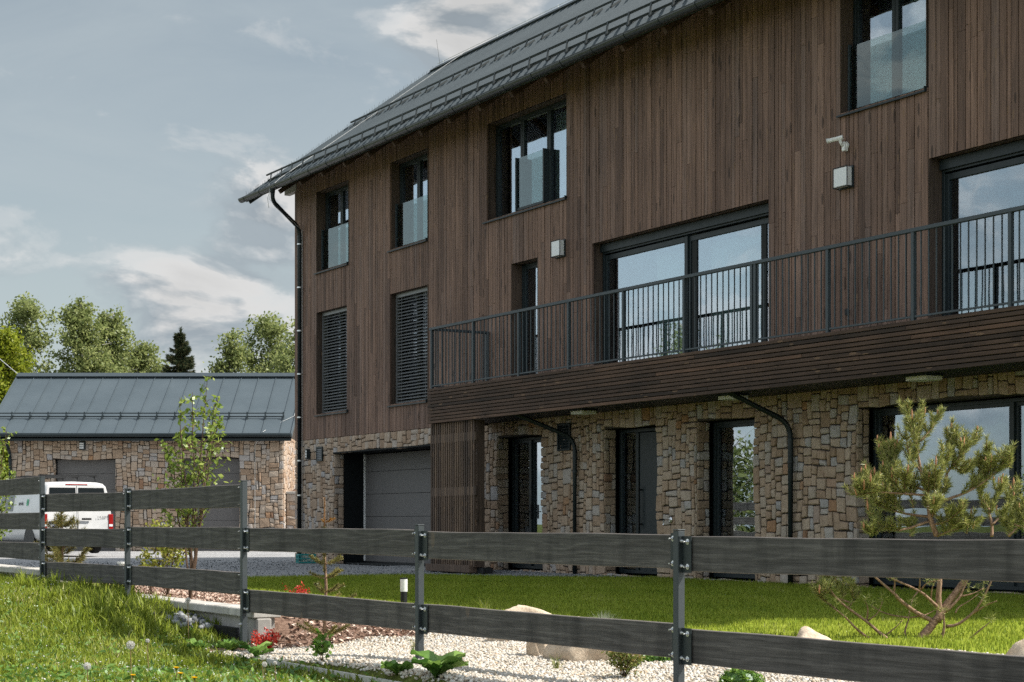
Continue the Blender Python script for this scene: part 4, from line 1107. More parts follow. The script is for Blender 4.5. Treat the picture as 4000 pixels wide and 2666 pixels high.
M['mapleleaf'] = leafmat('maple_foliage', [(0,(0.1200,0.1628,0.0120)),(.5,(0.2080,0.2442,0.0200)),(1,(0.3040,0.3182,0.0400))], .5, .03, .3)
M['spruceneedle'] = leafmat('spruce_foliage', [(0,(0.0240,0.0390,0.0210)),(.6,(0.0480,0.0660,0.0330)),(1,(0.1125,0.0900,0.0420))], .15, .03)
M['pineneedle'] = leafmat('pine_needle', [(0,(.065,.085,.020)),(.35,(.17,.195,.045)),(.75,(.34,.345,.095)),(1,(.50,.47,.18))], .3, .10, .2)
M['saplingneedle'] = leafmat('sapling_needle', [(0,(0.0825,0.0930,0.0270)),(.6,(0.1950,0.1860,0.0600)),(1,(0.3750,0.2945,0.0900))], .25, .06)
M['orangeneedle'] = leafmat('new_growth', [(0,(.25,.12,.02)),(1,(.45,.23,.05))], .3, .06)
M['yellowleaf'] = leafmat('yellow_green_leaf', [(0,(.16,.20,.025)),(.5,(.28,.30,.05)),(1,(.42,.38,.09))], .45, .04)
M['redleaf'] = leafmat('red_leaf', [(0,(.32,.025,.018)),(.6,(.55,.05,.032)),(1,(.62,.10,.06))], .4, .06)
M['greenleaf'] = leafmat('fresh_leaf', [(0,(0.0560,0.1275,0.0168)),(.5,(0.1200,0.2250,0.0308)),(1,(0.2400,0.3600,0.0630))], .35, .08)
M['dockleaf'] = leafmat('dock_leaf', [(0,(0.0595,0.1360,0.0252)),(.5,(0.1190,0.2240,0.0420)),(1,(0.2040,0.3200,0.0700))], .35, .10)
M['oliveleaf'] = leafmat('olive_leaf', [(0,(0.0960,0.1360,0.0300)),(.6,(0.1920,0.2240,0.0525)),(1,(0.3200,0.2080,0.0750))], .35, .06)
M['fescue'] = leafmat('blue_fescue_blade', [(0,(.16,.19,.15)),(1,(.38,.40,.30))], .3, .08)
M['grass'] = leafmat('meadow_grass', [(0,(0.1056,0.1542,0.0144)),(.45,(0.2068,0.2613,0.0270)),(.8,(0.3080,0.3427,0.0540)),(.95,(0.4224,0.3941,0.1710)),(1,(0.4400,0.3513,0.2250))], .45, .05, .6)
M['lawnblade'] = leafmat('lawn_blade', [(0,(0.1495,0.2226,0.0205)),(.5,(0.2573,0.3253,0.0309)),(.9,(0.3710,0.4109,0.0644)),(1,(0.4787,0.4566,0.2574))], .4, .03, .7)
M['birchbark'] = barkmat('birch_bark', (.30,.28,.25), (.62,.60,.56), (6,6,22))
M['twig'] = barkmat('brown_twig', (.07,.045,.03), (.15,.10,.07))
M['pinebark'] = barkmat('pine_bark', (.13,.075,.045), (.36,.24,.165), (22,22,10))
M['darkbark'] = barkmat('dark_bark', (.045,.034,.026), (.12,.09,.065), (16,16,7))
M['candle'] = plain('pine_candle', (.38,.19,.10), .7, .2, 0, .3, 60)
M['clock'] = leafmat('dandelion_clock', [(0,(.55,.53,.50)),(1,(.75,.74,.72))], .5, .0)
M['petal'] = leafmat('yellow_petal', [(0,(.70,.42,.01)),(1,(.85,.60,.02))], .3, .02)
M['stalk'] = plain('flower_stalk', (.22,.15,.07), .6, .2)

# ------------------------------------------------------------------ trees behind the outbuilding
def bigtree(name, label, cat, px, ptop, halfpx, s, leafm, kind='birch', group=None, nleaf=15000, lsize=.19, seed=1, bark='birchbark', topshape=1.0, tops=None, base=None, Hx=None):
    """crown = union of several drooping lobes hung on limbs around a trunk"""
    global rng
    keep = rng; rng = np.random.default_rng(seed); rd = random.Random(seed)
    b0_ = base
    base = WS(px, HY, s); base.z = -.3; H = CZ+(HY-ptop)/s+.3; Wd = halfpx/s
    if b0_: base = Vector(b0_); H = Hx
    t = thing(name, label, cat, base, 0, group)
    mb = MB(); lean = rd.uniform(-.03,.03)
    trunk = [Vector((lean*z+.12*math.sin(z*.5+seed), .1*math.cos(z*.4+seed), z)) for z in np.linspace(0, H*.94, 14)]
    mb.tube(trunk, [.17*(1-k/14.5)+.015 for k in range(14)], 7)
    strands = []
    nl = 60
    for k in range(nl):
        f = .20+.78*(k+rd.random())/nl; z0 = H*f*.93
        i = min(12, int(f*13)); p0 = trunk[i].copy(); p0.z = z0
        prof = math.sin(min(1,(1-f)*1.5+.13)*math.pi*.5)**.85*(.82+.18*math.sin(f*11+seed))*topshape
        ln = Wd*prof*rd.uniform(.6,1.2)*1.22; az = rd.uniform(0,6.283)
        up = rd.uniform(.35,.9)
        e = p0+Vector((math.cos(az)*ln, math.sin(az)*ln, ln*up*.7+.2)); m = (p0+e)/2+Vector((0,0,ln*.12))
        path = [p0,m,e]; mb.tube(path, [.05*(1-f)+.018,.025*(1-f)+.012,.006], 5, cap=False)
        for a in np.linspace(.25,1.05,max(4,int(ln*5))):
            b = p0.lerp(e,a)+Vector((rd.gauss(0,.22),rd.gauss(0,.22),rd.gauss(0,.14)))*(.7+ln*.3)
            hang = rd.uniform(.35,1.25)*(.5+.5*(1-f)+.25); strands.append((b, hang, Vector((math.cos(az),math.sin(az),0))*rd.uniform(0,.2)))
    for a in range(10):
        b = trunk[-1]+Vector((rd.gauss(0,.22),rd.gauss(0,.22),rd.uniform(-.8,.35))); strands.append((b, rd.uniform(.3,.8), Vector((0,0,0))))
    per = max(6, int(nleaf*1.6)//len(strands)); C=[]
    for (b,hang,o) in strands:
        u = rng.uniform(0,1,per)**.8
        c = np.array(b)[None]+np.outer(u,np.array(o))-np.outer(u,[0,0,hang])
        sp = .15+.10*rng.random()
        c += rng.normal(size=(per,3))*np.array([sp,sp,.08]); C.append(c)
    C = np.concatenate(C)
    V = leafquads(C, lsize*rng.uniform(.6,1.25,len(C)), .15, .6, .8)
    mb.build('trunk', M[bark], t)
    np_mesh('crown', V, quadfaces(len(C)), M[leafm], t, tints(len(C)))
    rng = keep; return t
TG = 'trees beyond the outbuilding'
for x,y,hh,lb in ((-30,40.5,4.4,'birch seen only as a reflection in the narrow ground-floor door glass'),(-52,52,12,'taller birch seen only as a reflection in the wide ground-floor glass')):
    bigtree('birch_tree',lb,'tree',0,0,95,45,'birchfar',seed=int(hh),nleaf=2600,base=(x,y,-.5),Hx=hh)
bigtree('birch_tree','tall drooping birch at the left edge behind the bright maple','tree',62,655,92,45,'birchfar',seed=3,nleaf=16000,group=TG)
bigtree('birch_tree','dense tall birch, highest of the clump left of the spruce','tree',188,664,72,46,'birchfar',seed=5,nleaf=17000,group=TG)
bigtree('birch_tree','round-topped birch in the middle of the clump behind the grey roof','tree',262,684,74,45,'birchfar',seed=8,nleaf=17000,group=TG)
bigtree('birch_tree','shorter sloping birch just left of the dark spruce','tree',328,762,72,44,'birchfar',seed=11,nleaf=13000,group=TG)
bigtree('birch_tree','light airy birch between the spruce and the house','tree',540,738,62,45,'birchfar',seed=14,nleaf=9500,group=TG)
bigtree('birch_tree','tall yellowish birch beside the house corner pipe','tree',620,694,82,44,'birchfar',seed=17,nleaf=13000,group=TG)
bigtree('birch_tree','birch partly hidden behind the house corner','tree',706,700,70,46,'birchfar',seed=19,nleaf=9000,group=TG)
bigtree('maple_tree','bright yellow-green maple at the left edge above the roof','tree',2,730,72,52,'mapleleaf',seed=23,nleaf=15000,lsize=.17,bark='darkbark')
def spruce(name, label, px, ptop, half, s, seed):
    base = WS(px,HY,s); base.z=-.3; H = CZ+(HY-ptop)/s+.3; t = thing(name,label,'tree',base); rd = random.Random(seed)
    mb = MB(); mb.tube([(0,0,0),(0,0,H)],[.2,.02],7); P=[];D=[]
    z = 1.0
    while z < H-.12:
        f = 1-z/H; ln0 = min(half/s*1.7, (H-z)*.38+.10); nb = 6 if z < H-1 else 4
        for k in range(nb):
            az = rd.uniform(0,6.283); ln = ln0*rd.uniform(.6,1.15); pts=[]
            for a in np.linspace(0,1,5): pts.append(np.array([math.cos(az)*ln*a, math.sin(az)*ln*a, z-.42*ln*a+.34*ln*a*a*a]))
            mb.tube([Vector(p) for p in pts],[.03,.022,.016,.01,.004],4,cap=False)
            for i,p in enumerate(pts[1:]):
                d = pts[i+1]-pts[i]
                for j in range(12):
                    q = pts[i]+d*rd.random()
                    sd = np.array([-math.sin(az),math.cos(az),0])*rd.uniform(-.32,.32)*ln*(.35+.5*(1-i/4)); P.append(q+sd*rd.random()+np.array([0,0,-.06*rd.random()])); D.append(d/np.linalg.norm(d)+sd*1.2+np.array([0,0,-.35]))
        z += .17
    for z in np.arange(H-.9,H,.05): P.append(np.array([0,0,z])); D.append(np.array([0,0,1.]))
    V,Fc = needles(P,D,.22,.05,7,.6,.9)
    mb.build('trunk',M['darkbark'],t); np_mesh('crown',V,Fc,M['spruceneedle'],t,tints(len(Fc)))
spruce('spruce_tree','dark pointed spruce standing alone behind the grey roof',415,757,44,46,2)

# ------------------------------------------------------------------ garden planting
def stemplant(name,label,cat,base,H,spread,nst,leafm,lsize,nleaf,seed,bark='twig',lean=0.0,stemr=.008,base_clear=.25,group=None,upness=1.0,aspect=.62,profile=None):
    global rng
    keep=rng; rng=np.random.default_rng(seed); rd=random.Random(seed)
    t = thing(name,label,cat,base,0,group); mb=MB(); C=[]
    for k in range(nst):
        az=rd.uniform(0,6.283); h=H*rd.uniform(.62,1.0) if k else H; sp=spread*rd.uniform(.3,1.0)*(0 if k==0 else 1)
        p=[Vector((0,0,0))]
        for a in np.linspace(.2,1,6):
            p.append(Vector((math.cos(az)*sp*a**1.3+rd.gauss(0,.012)+lean*a*h, math.sin(az)*sp*a**1.3+rd.gauss(0,.012), h*a)))
        mb.tube(p,[stemr*(1-.8*i/6) for i in range(7)],5,cap=False)
        # side twigs
        nt_=max(3,int(h*9))
        for j in range(nt_):
            a=base_clear+(1-base_clear)*(j+rd.random())/nt_; i=min(5,int(a*6)); q=p[i].lerp(p[i+1],a*6-i)
            w=(profile(a) if profile else (1-a*.75))*spread*rd.uniform(.5,1.1); az2=rd.uniform(0,6.283)
            e=q+Vector((math.cos(az2)*w,math.sin(az2)*w,w*.75*upness)); mb.tube([q,q.lerp(e,.5)+Vector((0,0,.02)),e],[stemr*.35,stemr*.22,stemr*.1],4,cap=False)
            m=max(3,int(nleaf/(nst*nt_)))
            for u in np.linspace(.15,1.05,m):
                b=q.lerp(e,u); C.append((b.x+rd.gauss(0,.02),b.y+rd.gauss(0,.02),b.z+rd.gauss(0,.02)))
    C=np.array(C); V=leafquads(C,lsize*rng.uniform(.65,1.25,len(C)),.2,aspect,.3)
    mb.build('stem',M[bark],t); np_mesh('foliage',V,quadfaces(len(C)),M[leafm],t,tints(len(C)))
    rng=keep; return t
def at(px,py,z=None,q=None):
    if q is not None:
        t=tq(px,0,q)[0]; return world(t,q,zg(t,q))
    t,q=G(px,py,z if z is not None else -.08); return world(t,q,zg(t,q))
stemplant('birch_sapling','slender young birch with sparse leaves behind the fence before the outbuilding','tree',at(437,0,q=6.25),2.30,.60,8,'birchleaf',.060,1350,41,'twig',0.075,.014,.30,profile=lambda a: max(.12,(1-a)*1.15) if a>.35 else .55+.6*a)
stemplant('birch_sapling','young birch at the left picture edge with branches reaching in','tree',at(-34,0,q=6.1),2.15,.52,6,'birchleaf',.062,1000,43,'twig',0.05,.014,.25)
stemplant('yellow_shrub','yellow-leaved shrub behind the fence left of the tall middle post','shrub',at(385,0,q=6.5),.86,.42,9,'yellowleaf',.05,900,45,'twig',-.05,.006,.3)
stemplant('yellow_shrub','small yellow-green shrub leaning left under the yellow one','shrub',at(352,0,q=6.3),.50,.26,6,'yellowleaf',.045,420,46,'twig',-.2,.005,.3)
stemplant('red_barberry','bright red shrub on the bark beside the concrete wall end','shrub',at(612,1462,-.08),.17,.12,12,'redleaf',.028,650,47,'twig',0,.003,.1)
stemplant('red_barberry','tiny red shrub at the lawn edge left of the spruce sapling','shrub',at(686,1384,-.05),.17,.13,8,'redleaf',.032,260,48,'twig',0,.003,.1)
stemplant('willow_herb','small olive leafy shrub growing in the white gravel before the boulder','shrub',at(1436,1566,-.15),.20,.13,14,'oliveleaf',.042,700,49,'twig',0,.003,.1,aspect=.3)
def cushion(name,label,px,py,w,h,seed,m='greenleaf'):
    global rng
    keep=rng; rng=np.random.default_rng(seed); t=thing(name,label,'plant',at(px,py,-.15),0,'green cushion plants in the gravel'); n=1500
    d=unit(rng.normal(size=(n,3))); d[:,2]=np.abs(d[:,2]); C=d*np.array([w/2,w/2,h])*rng.uniform(.8,1.03,(n,1))*(1+.1*np.sin(d[:,:1]*9+d[:,1:2]*7))
    V=leafquads(C,.018*rng.uniform(.7,1.4,n),.4,.75); mb=MB(); mb.lathe([(w*.42,0),(w*.42,h*.4),(w*.3,h*.75),(.01,h*.86)],(0,0,0),14,(.1,.1,.1))
    mb.build('core',M['dockleaf'],t); np_mesh('foliage',V,quadfaces(n),M[m],t,tints(n)); rng=keep
cushion('cushion_plant','low green cushion plant beside the boulder, left of the near post',1512,1531,.26,.085,51)
cushion('cushion_plant','round green cushion plant at the bottom edge under the right board',1702,1583,.27,.10,52)
def tuft(name,label,base,n,H,spread,m,seed,w=.0035,group=None,cat='grass tuft'):
    global rng
    keep=rng; rng=np.random.default_rng(seed); t=thing(name,label,cat,base,0,group); V,Fc,T=blades(np.zeros((n,3))+rng.normal(size=(n,3))*np.array([spread*.18,spread*.18,0]),H*rng.uniform(.55,1.1,n),w,spread)
    np_mesh('blades',V,Fc,M[m],t,T); rng=keep
def blades(P,H,w,lean,az=None,tr=None):
    n=len(P); az=rng.uniform(0,2*np.pi,n) if az is None else az; H=np.broadcast_to(H,(n,)); ln=lean*rng.uniform(.1,1.1,n)
    d=np.stack([np.cos(az),np.sin(az),np.zeros(n)],1); fa=az+np.pi/2+rng.normal(size=n)*.8; s=np.stack([np.cos(fa),np.sin(fa),np.zeros(n)],1)*(np.broadcast_to(w,(n,))*rng.uniform(.7,1.3,n)*.5)[:,None]
    up=np.array([0,0,1.])
    m=P+d*(ln*.28)[:,None]+up*(H*.58)[:,None]; e=P+d*ln[:,None]+up*(H*np.clip(1-.25*(ln/np.maximum(H,1e-3))**2,.45,1))[:,None]
    V=np.stack([P-s,P+s,m+s*.85,m-s*.85,e],1).reshape(-1,3)
    b=(np.arange(n)*5)[:,None]
    Fc=np.stack([b+np.array([[0,1,2]]),b+np.array([[0,2,3]]),b+np.array([[3,2,4]])],1).reshape(-1,3)
    r_=rng.uniform(0,1,(n,1)) if tr is None else tr.reshape(-1,1)
    return V,Fc,np.repeat(np.concatenate([r_,rng.uniform(0,1,(n,2))],1),3,0)
tuft('blue_fescue','pale blue-green grass tuft showing over the lower board beside the boulder',at(1388,1462,-.11),300,.20,.17,'fescue',61,.003)
tuft('sedge_tuft','thin brownish grass tuft behind the second-nearest post',at(960,1502,-.13),120,.17,.12,'oliveleaf',62,.003)
tuft('grass_tuft','small green grass tuft at the foot of the broken boulder',at(1278,1541,-.14),40,.11,.07,'grass',63,.004)
tuft('grass_tuft','wispy grass tuft at the edge of the lawn left of the round boulder',at(1112,1424,-.1),40,.2,.13,'grass',64,.003)
def dock(name,label,base,n,L,seed,group='broad-leaved docks along the fence'):
    rd=random.Random(seed); t=thing(name,label,'weed',base,0,group); mb=MB()
    for k in range(n):
        az=k*2.4+rd.uniform(-.4,.4); l=L*rd.uniform(.6,1.1); el=rd.uniform(.75,1.45); w=l*rd.uniform(.24,.34); c0=len(mb.v); rows=[]
        for i in range(9):
            a=i/8; r_=l*a; ee=el-.9*a*a; x=r_*math.cos(ee*.9+.15); z=max(.01,r_*math.sin(el)*(1-.35*a*a)); ww=w*(math.sin(max(.04,(a-.12)/.88)*math.pi)**.7 if a>.14 else .07)+.002; wv=.012*math.sin(i*2.1+k)
            rows.append([(x,-ww,z+.25*ww+wv),(x,-ww*.5,z+.06*ww),(x,0,z-.02),(x,ww*.5,z+.06*ww),(x,ww,z+.25*ww-wv)])
        V=[]; ca,sa=math.cos(az),math.sin(az)
        for rw_ in rows:
            for (x,y,z) in rw_: V.append((x*ca-y*sa,x*sa+y*ca,z))
        fs=[(i*5+j,(i+1)*5+j,(i+1)*5+j+1,i*5+j+1) for i in range(8) for j in range(4)]
        tn=rd.random(); mb.add(V,fs,(tn,rd.random(),rd.random()))
    mb.build('leaves',M['dockleaf'],t,smooth=True)
dock('dock_plant','large leafy dock growing in front of the second-nearest fence post',at(1000,0,q=5.26),14,.24,71)
dock('dock_plant','second leafy dock at the bottom edge left of the large one',at(915,0,q=5.24),10,.14,72)
dock('dock_plant','broad-leaved dock at the foot of the tall middle post',at(530,0,q=5.35),9,.17,73)
dock('dock_plant','bright dock leaves at the foot of the concrete wall end, right of the post',at(590,0,q=5.25),6,.16,74)
dock('dock_plant','narrow upright dock in the grass under the board left of the drainage mat',at(455,0,q=5.2),6,.15,75)
dock('dock_plant','small dark green weed at the very bottom between two posts',at(1392,0,q=5.18),5,.13,76)
stemplant('nettle','green nettle with toothed leaves growing on the gravel edge',  'weed', at(740,0,q=5.24), .20,.09,5,'greenleaf',.055,90,77,'twig',0,.003,.3)
# dandelions
def dandy(px,py,s,kind,label,hd,tall):
    p=WS(px,py,s); gz=zw(p.x,p.y); t=thing('dandelion' if kind=='clock' else 'yellow_dandelion',label,'flower',(p.x,p.y,gz),0,'dandelion clocks' if kind=='clock' else 'yellow dandelion flowers'); h=max(.05,p.z-gz)
    mb=MB(); mb.tube([(.01,.0,0),(.0,.01,h*.5),(0,0,h)],[.004,.0035,.003],6); mb.build('stem',M['stalk'],t)
    if kind=='clock':
        n=260; d=unit(rng.normal(size=(n,3))); V1,F1=needles(np.zeros((n,3)),d,hd*.5,.0022,1,.0,1.0)
        C=d*hd*.5*rng.uniform(.86,1.04,(n,1)); V2=leafquads(C,hd*.17,0,.8); m=np_mesh('seed_head',np.concatenate([V2]),quadfaces(n),M['clock'],t,tints(n),loc=(0,0,h))
        m2=np_mesh('seed_rays',V1,F1,M['clock'],t,tints(len(F1)),loc=(0,0,h)); mb=MB(); mb.lathe([(.003,-.006),(.007,0),(.003,.006)],(0,0,h),8); mb.build('receptacle',M['stalk'],t)
    else:
        P=[];Fq=[];n=70
        for k in range(n):
            az=k*2.4; r_=hd*.5*(.35+.65*(k/n)**.5); el=.7-.6*k/n; d=np.array([math.cos(az),math.sin(az),0]); w=np.array([-math.sin(az),math.cos(az),0])*.003
            a=np.array([0,0,h]); e=a+d*r_+np.array([0,0,r_*el+.004]); b=len(P); P+= [a-w,a+w,e+w,e-w]; Fq.append((b,b+1,b+2,b+3))
        np_mesh('flower_head',P,Fq,M['petal'],t,tints(n)); mb=MB(); mb.lathe([(.003,-.012),(.007,-.008),(.008,.0)],(0,0,h),8); mb.build('sepal_cup',M['dockleaf'],t)
for a in ((300,1483,345,'clock','largest white dandelion clock in the grass at lower left',.055,1),(200.5,1531.5,360,'clock','white dandelion clock at the bottom left of the grass',.047,1),(431.7,1380,262,'clock','white dandelion clock standing against the concrete wall',.046,1),
          (339,1473,300,'clock','faint small dandelion clock behind the largest one',.030,1),(603,1512,325,'clock','half-empty dandelion clock by the white gravel, leftmost of three',.035,1),(608,1527,330,'clock','dandelion clock by the white gravel, lowest of three',.036,1),(632,1524,330,'clock','small dandelion clock by the white gravel, right of its two neighbours',.028,1),
          (405,1537,340,'yellow','yellow dandelion flower, upper one of a close pair',.045,1),(414.5,1550,346,'yellow','yellow dandelion flower, lower one of a close pair',.047,1),(305.5,1554,355,'yellow','yellow dandelion flower under the largest clock',.040,1),(447,1560,350,'yellow','yellow dandelion flower right of the close pair',.045,1)): dandy(*a)

# ------------------------------------------------------------------ the pine on the lawn
def z5(x,y): return ((2900+x/1.3446)/1.7, (1500+y/1.3446)/1.7)
def z6(x,y): return ((3300+x/3.361)/1.7, (2200+y/3.361)/1.7)
PS=287.0
pbase=WS(2098,1492,PS); pine=thing('dwarf_pine','bushy mountain pine with bare lower branches growing on the lawn at right','tree',(pbase.x,pbase.y,zw(pbase.x,pbase.y)-.02))
rd=random.Random(77)
def pp(px,py,dep=0.0): p=WS(px,py,PS); k=1+dep/p.y; return Vector(((p.x)*k-pbase.x, p.y+dep-pbase.y, CZ+(p.z-CZ)*k-pine.location.z))
up5=[ # (points in the 5th zoom, start radius, depth at end)
 ([(1020,800),(1000,740),(985,690),(975,600),(940,460),(915,330),(925,240),(958,160)],.020,.0),
 ([(1310,800),(1312,740),(1297,660),(1330,590),(1345,540)],.012,.12),([(1312,740),(1360,690),(1420,600),(1422,540)],.009,.25),([(1297,660),(1260,600),(1250,545)],.008,.05),
 ([(1000,640),(1080,605),(1180,570),(1270,515),(1350,440),(1390,370)],.012,-.15),([(1270,515),(1300,450),(1305,410)],.006,-.2),([(1180,570),(1240,480),(1255,410)],.006,-.05),([(1350,440),(1400,430),(1405,395)],.006,-.22),([(1270,515),(1285,420),(1280,345)],.006,-.1),
 ([(1060,550),(1075,470),(1110,420),(1105,330),(1100,250)],.011,.1),([(1110,420),(1170,350),(1225,292)],.008,.2),([(1075,470),(1060,420),(1055,365)],.006,-.1),([(1105,330),(1115,290)],.004,.1),([(1110,420),(1150,370),(1160,335)],.005,.0),([(1000,690),(1040,600),(1060,550)],.012,.02),
 ([(990,590),(860,580),(700,570),(600,585)],.010,-.2),([(700,570),(660,540),(640,555)],.005,-.25),([(760,575),(700,520),(695,475)],.006,-.1),([(700,570),(680,540),(672,512)],.005,-.3),
 ([(980,570),(860,515),(790,460),(745,395),(755,345)],.010,.15),([(790,460),(775,380),(780,305)],.006,.2),([(800,470),(800,400),(800,345)],.006,.05),([(860,515),(800,520),(785,490)],.005,-.1),([(940,460),(880,380),(858,270)],.007,-.12),([(915,330),(885,240),(866,140)],.007,.05),([(915,330),(900,260),(890,190)],.005,-.1),([(935,300),(990,240),(1025,180)],.007,.1),
 ([(980,700),(850,680),(720,640),(640,590)],.010,.25),([(980,720),(830,770),(720,740),(660,665)],.010,-.1),([(720,740),(690,790),(640,760)],.005,-.15),([(850,680),(780,620),(740,560)],.006,.2),([(860,580),(850,520),(870,460)],.006,-.25),
 ([(1000,740),(1080,720),(1150,660)],.008,-.25),([(1020,640),(1010,520),(1015,430)],.007,-.3),([(975,600),(980,540),(980,490)],.006,-.2),([(1000,700),(1005,660),(1005,630)],.006,-.35),
 ([(1020,800),(1100,770),(1180,740),(1200,700)],.008,.1),([(1020,790),(1090,770),(1130,690)],.007,-.15),([(1110,420),(1150,470),(1190,440)],.006,.25),([(1180,790),(1190,730),(1210,760)],.006,.0),
 ([(1400,800),(1430,740),(1450,665)],.010,.2),([(1400,800),(1470,720),(1500,640)],.010,.1),([(1400,800),(1390,760),(1380,700)],.007,.2),([(1430,740),(1500,760),(1560,700)],.008,.1),([(880,800),(900,770),(870,760)],.006,.1),([(900,650),(880,560),(900,500)],.006,.1),
 ([(560,1150),(470,1110),(430,1040),(440,1010)],.007,-.1),([(560,1170),(600,1120),(590,1080)],.006,.1),([(500,1190),(420,1130),(405,1100)],.006,-.2),([(520,1160),(530,1100),(500,1070)],.005,0)]
lo6=[([(905,1100),(1010,970),(1120,850),(1200,740),(1240,660),(1225,450),(1245,200),(1230,60),(1180,-80)],.036,0),
 ([(1205,760),(1330,560),(1450,400),(1530,280),(1620,200),(1720,60),(1800,-80)],.030,.1),
 ([(1160,765),(940,660),(720,480),(640,400),(400,190),(300,60)],.017,-.1),([(1290,660),(1130,500),(980,370),(640,220),(540,170)],.013,-.2),
 ([(700,1130),(620,1055),(440,900),(280,770),(0,560),(-130,430),(-200,330)],.015,-.15),([(520,1130),(380,1030),(180,890),(0,715),(-140,600)],.013,-.25),
 ([(1220,1120),(1260,1000),(1300,860),(1290,660)],.017,-.12),([(1330,830),(1490,800),(1690,650),(1800,500),(1940,220),(2000,60)],.012,-.2),
 ([(1270,1080),(1430,1045),(1600,1010),(1750,900),(1900,780)],.011,-.15),([(1320,650),(1500,470),(1560,330),(1640,200)],.013,.0),([(1690,660),(1850,560),(1990,500)],.008,-.2),
 ([(830,1100),(790,950),(800,880),(850,720),(840,620)],.010,.1),([(840,720),(620,690),(460,630),(350,560)],.007,.15),([(290,770),(300,600),(260,490)],.008,-.1),([(300,760),(430,650),(490,510)],.006,-.1),([(860,720),(1050,690),(1190,620)],.006,.1),
 ([(1450,660),(1500,580),(1640,500),(1760,400)],.006,.1),([(1520,440),(1680,400),(1830,330)],.007,.0),([(980,370),(980,180)],.008,-.2),([(640,400),(660,260),(650,190)],.008,-.1),([(530,960),(660,850),(750,750)],.006,0),([(1130,490),(1150,330),(1190,240)],.006,-.15),([(980,360),(890,480),(880,560)],.006,-.1),([(1000,350),(1080,260),(1240,230)],.007,-.2)]
mb=MB(); shoots=[]; tips=[]
def put(pts,conv,r0,dep,leafy):
    px=[conv(*p) for p in pts]; n=len(px); V=[]
    for i,(x,y) in enumerate(px): V.append(pp(x+rd.uniform(-1,1),y+rd.uniform(-1,1),dep*(i/(n-1))))
    # smooth
    path=[]
    for i in range(n-1):
        p0=V[max(0,i-1)];p1=V[i];p2=V[i+1];p3=V[min(n-1,i+2)]
        for k in range(3):
            t=k/3; path.append(.5*((2*p1)+(p2-p0)*t+(2*p0-5*p1+4*p2-p3)*t*t+(3*p1-p0-3*p2+p3)*t**3))
    path.append(V[-1]); m=len(path); mb.tube(path,[max(.0035,r0*1.22*(1-.72*i/(m-1))) for i in range(m)],7)
    if leafy: tips.append(path)
for a,r_,d in up5: put(a,z5,r_,d,True)
for a,r_,d in lo6: put(a,z6,r_,d,False)
P=[];D=[];cand=MB()
for path in tips:
    L_=sum((path[i+1]-path[i]).length for i in range(len(path)-1)); acc=0
    for i in range(len(path)-1):
        seg=path[i+1]-path[i]; k=max(1,int(seg.length/.010))
        for j in range(k):
            a=(acc+seg.length*j/k)/L_
            if a*L_ > L_-.30 or L_<.32: P.append(np.array(path[i]+seg*(j/k))); D.append(np.array(seg.normalized()+Vector((0,0,.15))))
        acc+=seg.length
    # side shoots curving upward
    for _ in range(int(7+L_*12)):
        a=rd.uniform(.30,1); i=min(len(path)-2,int(a*(len(path)-1))); b=path[i]; az=rd.uniform(0,6.283); l=rd.uniform(.08,.17)
        d=(path[i+1]-path[i]).normalized()*.5+Vector((math.cos(az)*.7,math.sin(az)*.7,rd.uniform(.1,.9))); d.normalize(); m=b+d*l*.5; e=m+(d+Vector((0,0,.7))).normalized()*l*.5
        mb.tube([b,m,e],[.004,.003,.0025],5,cap=False)
        for u in np.arange(.1,1,.085): q=b.lerp(m,u*2) if u<.5 else m.lerp(e,u*2-1); P.append(np.array(q)); D.append(np.array((e-m).normalized() if u>.5 else d))
        if rd.random()<.16 and len(cand.g)<58: c=e; cand.mark(); cand.tube([c,c+Vector((rd.uniform(-.006,.006),rd.uniform(-.006,.006),.022)),c+Vector((0,0,rd.uniform(.03,.05)))],[.006,.0065,.003],6)
    c=path[-1]; d=(path[-1]-path[-3]).normalized()*.3+Vector((0,0,1)); d.normalize(); l=rd.uniform(.05,.085); cand.mark(); cand.tube([c,c+d*l*.5,c+d*l],[.007,.0085,.004],7)
V,Fc=needles(P,D,.054,.0052,9,.75,.85)
T=np.repeat(np.clip(rng.uniform(0,1,(len(P)*9,3)),0,1),1,0)
# a few sparse tufts on the bare limbs
P2=[];D2=[]
for a,r_,d in lo6[2:]:
    for _ in range(2):
        k=rd.choice([len(a)-1,len(a)-1,max(1,len(a)-2)]); x,y=z6(*a[k]); b=pp(x+rd.uniform(-8,8),y+rd.uniform(-10,4),d)
        for j in range(6): P2.append(np.array(b+Vector((rd.gauss(0,.012),rd.gauss(0,.012),j*.008)))); D2.append(np.array([rd.gauss(0,.5),rd.gauss(0,.5),.8]))
V2,F2=needles(P2,D2,.05,.003,6,.8,.6)
mb.build('branches',M['pinebark'],pine,smooth=True)
np_mesh('needles',np.concatenate([V,V2]),np.concatenate([Fc,F2+len(V)]),M['pineneedle'],pine,np.concatenate([T[:len(Fc)],tints(len(F2))]))
build_each(cand,'bud_candle',M['candle'],pine,True)
